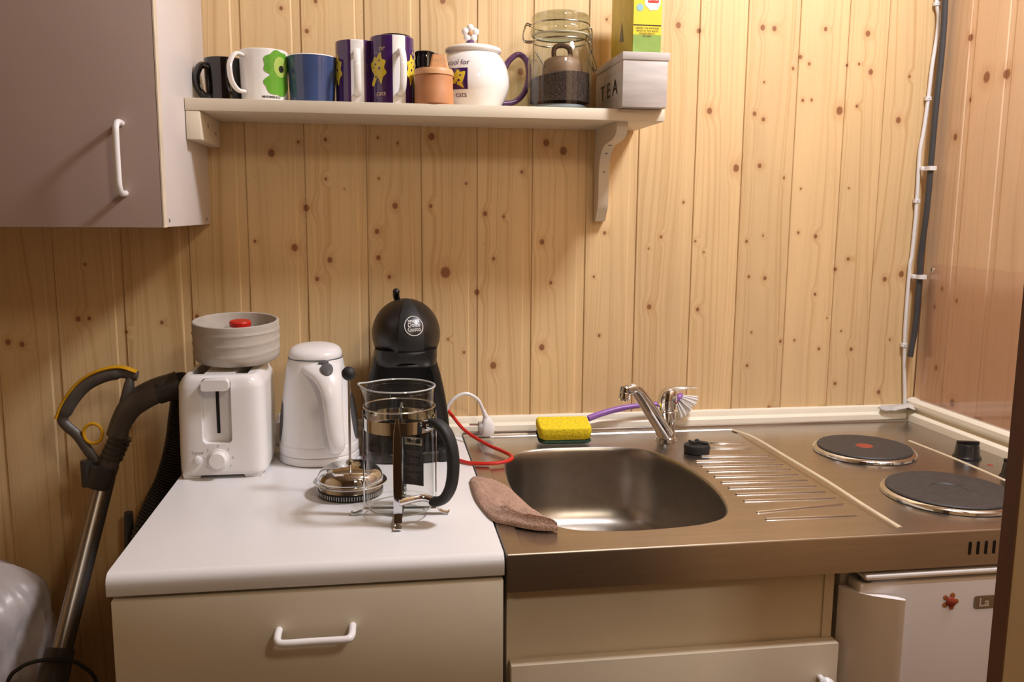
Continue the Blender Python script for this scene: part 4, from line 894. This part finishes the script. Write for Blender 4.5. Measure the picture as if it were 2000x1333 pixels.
part('tray_rim', G().tube([(cx+.0672*math.cos(a), -.168+.0392*math.sin(a), .9165) for a in [PI+PI*k/30 for k in range(31)]], .0013, 8), m_chromeb, t, 'thin bright rim line')
part('foot', G().lathe([(.010, .9003), (.0115, .905), (.0115, .916), (.009, .920)], (cx+.060, -.190), 24), m_blackm, t)

# ------------------------------------------------------------------ cafetiere (beaker in its frame)
cx, cy = -.1240, -.4420; R = .0455
t = thing('cafetiere', 'glass cafetiere beaker in chrome frame with black handle, at the worktop front', 'cafetiere', (cx, cy, .9))
gl = [(.002, .9120), (.036, .9105), (.0425, .9130), (.0450, .9200), (R, .930), (R, 1.060), (R+.0012, 1.0735), (R+.0022, 1.0790)]
def beak(g):
    def f(v):
        a = math.atan2(v.y-cy, v.x-cx); d = (a-math.radians(168)+PI) % (2*PI)-PI
        k = max(0, (v.z-1.062)/.018)*math.exp(-(d/.28)**2); return Vector((v.x-.0075*k, v.y+.001*k, v.z+.002*k))
    return g.xf(f)
bk = part('glass_beaker', beak(G().lathe(interp(gl, 2), (cx, cy), 72, cap0=True, cap1=False)), g_clear, t, 'clear glass beaker with pouring lip', ang=60)
part('glass_rim', beak(G().tube([(cx+(R+.0022)*math.cos(a*PI/36), cy+(R+.0022)*math.sin(a*PI/36), 1.0790) for a in range(73)], .0011, 8, cap=False)), M('rim_glass', rgb(190, 194, 192), .05, spec=1), bk)
part('glass_foot', G().tube([(cx+.0415*math.cos(a*PI/36), cy+.0415*math.sin(a*PI/36), .9122) for a in range(73)], .0011, 8, cap=False), M('foot_glass', rgb(186, 190, 190), .05, spec=1), bk)
fm = part('frame_band', G().lathe([(R+.0012, 1.0220), (R+.0021, 1.0222), (R+.0021, 1.0385), (R+.0012, 1.0387), (R+.0010, 1.030)], (cx, cy), 64, cap0=False, cap1=False), m_chrome, t)
part('frame_ring', G().tube([(cx+(R+.0018)*math.cos(a*PI/30), cy+(R+.0018)*math.sin(a*PI/30), 1.0520) for a in range(61)], .0011, 8), m_chromeb, fm)
A0 = math.radians(-95)
for k in range(4):
    a = A0+k*PI/2; d = Vector((math.cos(a), math.sin(a), 0)); c = Vector((cx, cy, 0))
    P = [c+d*(R+.0030)+Vector((0, 0, z)) for z in (1.046, 1.030, 1.022, .990, .95, .922)] + [c+d*(R+.0030)+Vector((0, 0, .914)), c+d*(R+.0065)+Vector((0, 0, .9060)), c+d*(R+.0150)+Vector((0, 0, .9024)), c+d*(R+.0195)+Vector((0, 0, .9022)), c+d*(R+.0205)+Vector((0, 0, .9045))]
    rr = [(.0008, .0012), (.0009, .0042), (.0010, .0050), (.0010, .0058), (.0010, .0058), (.0010, .0058)] + [(.0010, .0056)]*5
    part('leg', G().tube(P, .004, 10, rad=rr, sq=.5, up=tuple(d)), m_chrome, t)
for k in range(2):
    a = A0+k*PI/2
    dirs = [Vector((math.cos(a+s*PI), math.sin(a+s*PI), 0)) for s in (0, 1)]
    part('base_strap', G().tube([Vector((cx, cy, .9085+k*.001))+dirs[0]*(R+.003), Vector((cx, cy, .9085+k*.001)), Vector((cx, cy, .9085+k*.001))+dirs[1]*(R+.003)], .004, 8, rad=[(.0005, .0050)]*3, sq=.5), m_chromeb, t)
ha = math.radians(-42); d = Vector((math.cos(ha), math.sin(ha), 0)); c = Vector((cx, cy, 0))
hp = [(R+.009, 1.0370, .0055, .0070), (R+.020, 1.0360, .0060, .0085), (R+.034, 1.0260, .0065, .0095), (R+.0430, 1.0050, .0065, .0095), (R+.0450, .980, .0062, .0095), (R+.0410, .955, .0062, .0095), (R+.0300, .9370, .0065, .0090), (R+.016, .9300, .0065, .0080), (R+.010, .9310, .0058, .0070)]
Pp = interp(hp, 5)
hd = part('handle', G().tube([c+d*p[0]+Vector((0, 0, p[1])) for p in Pp], .006, 18, rad=[(p[2], p[3]) for p in Pp], sq=.75, up=tuple(d)), m_blackm, t, 'black C-shaped handle', ang=60)
part('handle_clip', G().tube([c+d*(R+.001)+Vector((0, 0, 1.0320)), c+d*(R+.010)+Vector((0, 0, 1.0360))], .006, 12, rad=[(.0080, .0065), (.0062, .0075)], sq=.6), m_chrome, hd)
part('rivet', G().sphere(c+d*(R+.0065)+Vector((-.003, -.0065, 1.0330)), .0030, n=12, m=8), m_chrome, hd)
part('handle_clip', G().tube(smooth([c+Vector((math.cos(A0), math.sin(A0), 0))*(R+.0045)+Vector((.002, 0, .9330)), c+d*(R+.0035)+Vector((-.010, -.004, .9345)), c+d*(R+.011)+Vector((0, 0, .9310))], 4), .005, 12, rad=[(.0050-.00025*abs(i-4)*0, .0024+.0004*i) for i in range(9)]), m_chrome, hd)
# label on the far side of the glass, facing the camera through it
fnl = lambda x, y, h: (cx+(R-.0014-h)*math.cos(math.radians(62)-x/R), cy+(R-.0014-h)*math.sin(math.radians(62)-x/R), .963+y)
lb = part('label', plate([(-.0165, -.034), (0, -.0345), (.0165, -.034), (.0165, 0), (.0165, .036), (0, .036), (-.0165, .036), (-.0165, 0)], fnl, .0003, inner=6), m_lab, bk, 'black paper label on the glass')
part('label_panel', plate([(-.014, .024), (0, .024), (.014, .024), (.014, .034), (0, .034), (-.014, .034)], lambda x, y, h: fnl(x, y, h+.0004), .0002, inner=3), M('label_cream', rgb(206, 200, 176), .5), lb)
part('lettering', text('bodum', .0098, lambda x, y, h: fnl(x, y+.0290, h+.0008), .0002, bold=.0001), m_ink, lb)
part('small_print', text('FRENCH PRESS\nCAFETIERE\n\nPRESSO A\nPISTONE\n\nDO NOT USE ON\nOPEN FLAME\n\nMADE WITH\nGLASS', .0037, lambda x, y, h: fnl(x, y-.005, h+.0006), .0002), m_inkg, lb)

# ------------------------------------------------------------------ plunger lid
cx, cy = -.1945, -.3420
t = thing('cafetiere_plunger', 'chrome domed cafetiere lid with plunger rod and black ball, on the worktop', 'lid', (cx, cy, .9))
part('dome', G().lathe(interp([(.0500, .9180), (.0525, .9190), (.0528, .9205), (.0480, .9220), (.0475, .9260), (.0440, .9340), (.0360, .9405), (.0220, .9450), (.0080, .9465)], 3), (cx, cy), 64), m_chrome, t, ang=50)
part('inner_skirt', G().lathe([(.0440, .9181), (.0450, .9120), (.0455, .9110)], (cx, cy), 56), m_chromeb, t)
part('filter_rim', G().lathe([(.0440, .9010), (.0468, .9020), (.0470, .9085), (.0455, .9105)], (cx, cy), 56), m_blackm, t)
g = G()
for k in range(80):
    a = 2*PI*k/80; g.tube([(cx+.0471*math.cos(a), cy+.0471*math.sin(a), .9030), (cx+.0471*math.cos(a), cy+.0471*math.sin(a), .9088)], .0006, 5)
part('filter_coil', g, m_wire, t)
part('collar', G().lathe([(.0060, .9462), (.0060, .9490), (.0040, .9510), (.0028, .9520)], (cx, cy), 20), m_chrome, t)
part('rod', G().tube([(cx, cy, .9500), (cx+.0008, cy, 1.0700)], .0018, 12), m_chromeb, t)
part('ball_knob', G().sphere((cx+.0008, cy, 1.0785), .0102, n=24, m=16), m_blackm, t, 'black plastic ball')

# ------------------------------------------------------------------ cables on the worktop
zc = .9036
P = smooth([(-.0290, -.0320, .950), (-.0200, -.0450, .9400), (.0000, -.0750, .9200), (.0320, -.1250, .9080), (.0560, -.1700, .9060), (.0655, -.1990, .9060), (.0600, -.2200, .9055), (.0350, -.2320, .9045), (.0000, -.2270, .9040), (-.0180, -.2120, .9038), (-.0270, -.1900, .9036), (-.0260, -.1300, .9036), (-.026, -.08, .9036)], 7)
single('red_cable', G().tube(P, .0031, 10), m_red, 'red cable looping from behind the coffee machine over the sink corner', 'cable', (.01, -.2, .9008))
t = thing('power_cord', 'white power cord with an unplugged two-pin plug, leaning on the moulding', 'cable', (.042, -.052, .9))
P = smooth([(-.0300, -.060, .9040), (-.0360, -.066, .9300), (-.0320, -.066, .9600), (-.0160, -.066, .9800), (.0035, -.065, .9860), (.0240, -.063, .9740), (.0350, -.060, .9520)], 7)
part('cord', G().tube(P, .0030, 10), m_wplas, t)
part('strain_relief', G().tube([(.0345, -.060, .9535), (.0372, -.059, .9460), (.0400, -.058, .9380)], .0044, 14, rad=[.0036, .0044, .0056]), m_wplas, t)
pb_ = part('plug_body', G().loft([sup(x, -.056, hx, hy, z, .6, 28) for x, z, hx, hy in [(.0415, .9055, .0085, .0100), (.0420, .9075, .0115, .0120), (.0430, .9200, .0125, .0130), (.0425, .9330, .0095, .0105), (.0405, .9400, .0055, .0065)]]), m_wplas, t, ang=50)
pf_ = part('plug_face', G().lathe([(.0120, 0), (.0125, .002), (.0125, .007)], (0, 0), 24).xf(lambda v: (.0330-v.z, -.057+v.x, .9190+v.y)), M('plug_face_grey', rgb(150, 142, 136), .4), pb_)
for s in (-1, 1):
    part('pin', G().tube([(.0265, -.057+s*.004, .9190+s*.0065), (.0095, -.057+s*.004, .9195+s*.0065)], .0021, 10), m_wire, pf_)

# ------------------------------------------------------------------ paper scrap on the moulding corner
g = G(); rows = []
for i in range(9):
    rw = []
    for j in range(6):
        u, v = i/8, j/5; x = .842+.070*u; y = -.0100-.016*v-.010*u*v; z = .9300+.006*v*(1-v)-.0055*v*v*(1+.4*math.sin(u*7))
        z += .0022*mnoise.noise(Vector((u*6, v*5, 1)))+.002*u; rw.append((x+.004*math.sin(v*6), y, z))
    rows.append(rw)
g.loft(rows, 0, False, False, False)
n0 = len(g.v); rows2 = [[(p[0], p[1], p[2]-.0008) for p in r] for r in rows]; g.loft(rows2, 0, False, False, False)
single('paper_scrap', g, m_paper, 'crumpled grey scrap of foil paper on the moulding in the corner', 'paper', (.875, -.02, .926), ang=60)

# ------------------------------------------------------------------ cables in the corner
W_ = [(.9053,1.76),(.9053,1.7113),(.9120,1.6838),(.9112,1.6452),(.9060,1.5921),(.9034,1.5348),(.8989,1.473),(.8940,1.4291),(.8950,1.3555),(.8955,1.2999),(.8935,1.2316),(.8910,1.2113),(.8904,1.1369),(.8914,1.0688),(.8960,.9998),(.9010,.9480),(.9020,.9310)]
single('white_cable', G().tube(smooth([(x, -.0062, z) for x, z in W_], 5), .0036, 12), m_wplas, 'thin white cable running down the back wall near the corner', 'cable', (.9, -.006, .93))
B_ = [(.9080,1.76),(.9070,1.7136),(.9085,1.6616),(.9080,1.5976),(.9060,1.5444),(.9045,1.4829),(.9040,1.421),(.9035,1.3622),(.9020,1.3069),(.9015,1.232),(.9020,1.2048),(.9022,1.1378),(.9011,1.0834),(.8975,1.0524),(.8950,1.0300)]
single('black_conduit', G().tube(smooth([(x+.003, -.0250, z) for x, z in B_[:9]]+[(x+.002, -.0200, z) for x, z in B_[9:]], 5), .0056, 14), m_hose, 'thick dark grey cable in the corner beside the white cable', 'cable', (.9, -.02, 1.03))
for i, (x, z) in enumerate(((.9065, 1.7080), (.9034, 1.5330), (.8955, 1.3380), (.8910, 1.0520))):
    single('cable_clip', G().loft([sup(x, -.0055, .0062, .0052, zz, .5, 20) for zz in (z-.0035, z+.0035)]).sphere((x-.001, -.0105, z+.001), .0016, n=10, m=6), m_wplas,
           ['white clip at the top of the thin white cable', 'white clip on the thin white cable, second from the top', 'white clip on the thin white cable, third from the top', 'lowest white clip on the thin white cable, above the moulding'][i], 'clip', (x, -.0055, z), 'clips of the white cable')
for i, (x, z) in enumerate(((.9055, 1.4000), (.9045, 1.1900))):
    single('pipe_clip', G().loft([sup(x+.0025, -.020-.003*(1-i), .0085, .0110, zz, .5, 20) for zz in (z-.0042, z+.0042)]).box((x-.012, -.016, z-.004), (x-.003, -.001, z+.004), bev=.0008), m_wplas,
           ['upper white clip holding the thick dark cable', 'lower white clip holding the thick dark cable, by the acrylic sheet'][i], 'clip', (x, -.02, z), 'clips of the dark cable')

# ------------------------------------------------------------------ acrylic splash guard
t = thing('splash_guard', 'smoky clear acrylic sheet screwed to the right wall above the hotplates', 'splash guard', (.919, -.3, .9437))
top_ = [(-.034, 1.2120)]
for k in range(22):
    y = -.060-.025*k; top_ += [(y, 1.2165), (y-.006, 1.2130 if k % 3 == 1 else 1.2165)]
pl_ = [(-.034, .9440)] + top_ + [(-.62, 1.2165), (-.62, .9440)]
part('sheet', G().loft([[(x, y, z) for y, z in pl_] for x in (.9195, .9170)]), g_plexi, t)
part('screw', G().lathe([(.0045, 0), (.0042, .0018), (.002, .0026)], (0, 0), 16).xf(lambda v: (.9168-v.z, -.0430+v.x, 1.2050+v.y)), m_chrome, t)
part('screw', G().lathe([(.0045, 0), (.0042, .0018), (.002, .0026)], (0, 0), 16).xf(lambda v: (.9168-v.z, -.6050+v.x, 1.2050+v.y)), m_chrome, t)

# ------------------------------------------------------------------ vacuum cleaner wand leaning on the wall, left
t = thing('vacuum_cleaner', 'grey vacuum cleaner wand with yellow-edged handle, leaning left of the worktop', 'vacuum cleaner', (-.73, -.66, 0))
part('wand', G().tube([(-.6395, -.270, .632), (-.6040, -.120, .874)], .0125, 20, rad=[(.0125, .0125), (.0125, .0125)]), m_alu, t, 'dull metal tube')
part('wand_spine', G().tube([(-.6275, -.264, .640), (-.5935, -.117, .868)], .008, 12, rad=[(.009, .006), (.009, .006)]), m_vacd, t)
part('wand_socket', G().tube([(-.6800, -.441, .36), (-.6500, -.314, .562), (-.6375, -.262, .646)], .02, 20, rad=[.020, .024, .021]), m_vacd, t)
part('lower_wand', G().tube([(-.728, -.644, .035), (-.6790, -.437, .366)], .0165, 20), m_vac, t)
part('floor_head', G().loft([sup(-.73, -.66, hx, hy, z, .5, 32) for hx, hy, z in [(.125, .055, .004), (.130, .060, .012), (.125, .055, .035), (.07, .035, .055)]]), m_vacd, t)
part('grip_body', G().tube(smooth([(-.6060, -.122, .862), (-.5950, -.120, .895), (-.5810, -.120, .928), (-.5710, -.120, .960), (-.5620, -.120, .994), (-.5560, -.120, 1.024), (-.5530, -.120, 1.040)], 4), .018, 20, rad=[(.0165-.00002*i*i, .0165-.00002*i*i) for i in range(25)]), m_vac, t)
g = G()
for k in range(5):
    q = k/5; p0 = Vector((-.5900+.012*q*1.6, -.120, .905+.040*q)); dd = Vector((.30, 0, 1)).normalized()
    g.tube([p0-dd*.0018, p0+dd*.0018], .019, 20, rad=[.0178, .0178])
part('grip_rings', g, m_vacd, t)
part('release_collar', G().tube([(-.6130, -.123, .858), (-.6020, -.121, .892)], .022, 20, rad=[(.021, .024), (.022, .026)], sq=.7), m_vacd, t)
part('release_catch', G().tube([(-.6240, -.135, .905), (-.6260, -.138, .862)], .008, 12, rad=[(.010, .010), (.007, .008)]), m_vacd, t)
LP = smooth([(-.5420, -.120, 1.040), (-.5680, -.120, 1.046), (-.5960, -.120, 1.041), (-.6240, -.120, 1.026), (-.6470, -.120, 1.000), (-.6610, -.120, .973), (-.6560, -.120, .960), (-.6400, -.120, .943), (-.6260, -.120, .918), (-.6140, -.120, .898)], 5)
part('hand_loop', G().tube(LP, .008, 14, rad=[(.0090, .0110) if 5 < i < 24 else (.0065, .0085) for i in range(len(LP))], up=(0, 1, 0)), m_vac, t)
YP = smooth([(-.5420, -.121, 1.0475), (-.5680, -.121, 1.0560), (-.5990, -.121, 1.0510), (-.6300, -.121, 1.0340), (-.6550, -.121, 1.0050), (-.6700, -.121, .9740)], 6)
part('loop_edge', G().tube(YP, .004, 10, rad=[(.0085, .0030)]*len(YP), up=(0, 1, 0)), m_yvac, t, 'yellow outer edge')
part('trigger_ring', G().tube([(-.6150+.0145*math.cos(a*PI/12), -.124, .9470+.0165*math.sin(a*PI/12)) for a in range(25)], .0028, 8), m_yvac, t, 'yellow ring')
part('yellow_catch', G().box((-.6310, -.142, .868), (-.6260, -.132, .884), bev=.001), m_yvac, t)
EP = smooth([(-.5820, -.120, .940), (-.5700, -.120, .966), (-.5560, -.120, .988), (-.5360, -.118, 1.004), (-.5100, -.114, 1.016), (-.4860, -.108, 1.022)], 5)
part('elbow', G().tube(EP, .02, 20, rad=[.015+.006*min(1, i/14) for i in range(len(EP))]), m_vac, t)
part('cuff', G().tube([(-.5150, -.116, 1.0125), (-.4800, -.106, 1.0230)], .022, 24, rad=[.0215, .0225]), m_vacd, t)
HP = smooth([(-.4820, -.1060, 1.0220), (-.4790, -.0900, 1.0180), (-.4830, -.0780, .990), (-.4900, -.0720, .955), (-.4960, -.0700, .920), (-.5060, -.0700, .880), (-.5200, -.0720, .840), (-.5400, -.0760, .800), (-.5600, -.0800, .740), (-.575, -.085, .60), (-.58, -.10, .40), (-.60, -.14, .20)], 26)
part('ribbed_hose', G().tube(HP, .018, 18, rad=[.0165+(.0034 if i % 3 else 0) for i in range(len(HP))]), m_vacd, t, 'dark ribbed hose', ang=15)
single('crevice_tool', G().tube([(-.5960, -.040, .700), (-.5930, -.040, .730), (-.5920, -.040, .782)], .009, 14, rad=[(.008, .011), (.009, .010), (.007, .009)]), m_hose, 'short dark blue-grey hose end hanging on the wall behind the worktop corner', 'vacuum nozzle', (-.594, -.04, .7))
part('cord', G().tube(smooth([(-.735, -.292, .30), (-.728, -.292, .50), (-.705, -.292, .607), (-.685, -.294, .635), (-.656, -.298, .6470), (-.623, -.292, .643), (-.598, -.290, .630), (-.578, -.290, .597), (-.570, -.29, .50), (-.568, -.29, .30)], 6), .0030, 10), m_blackm, t, 'thin black cord')
# white bag
g = G(); rings = []
for i in range(70):
    q = i/69; z = .005+.722*q; base_r = .135*(1-.12*q) if q < .90 else .135*(.892)*math.sqrt(max(.0, 1-((q-.90)/.105)**2))
    ring_ = []
    for j in range(110):
        a = 2*PI*j/110; d_ = Vector((math.cos(a), math.sin(a), 0))
        rr = base_r*(1+.13*mnoise.noise(Vector((math.cos(a)*2.2, math.sin(a)*2.2, z*7)))+.09*abs(mnoise.noise(Vector((math.cos(a)*5, math.sin(a)*5, z*14))))+.05*mnoise.noise(Vector((math.cos(a)*13, math.sin(a)*13, z*34))))+.003
        zz = z+(.025*mnoise.noise(Vector((math.cos(a)*1.5, math.sin(a)*1.5, 4))) if q > .6 else 0)
        ring_.append((-.835+rr*1.15*math.cos(a), -.135+rr*.80*math.sin(a), zz))
    rings.append(ring_)
g.loft(rings)
single('white_sack', g, m_bag, 'tall crumpled white plastic sack standing in the lower left corner', 'sack', (-.835, -.135, 0), ang=70)
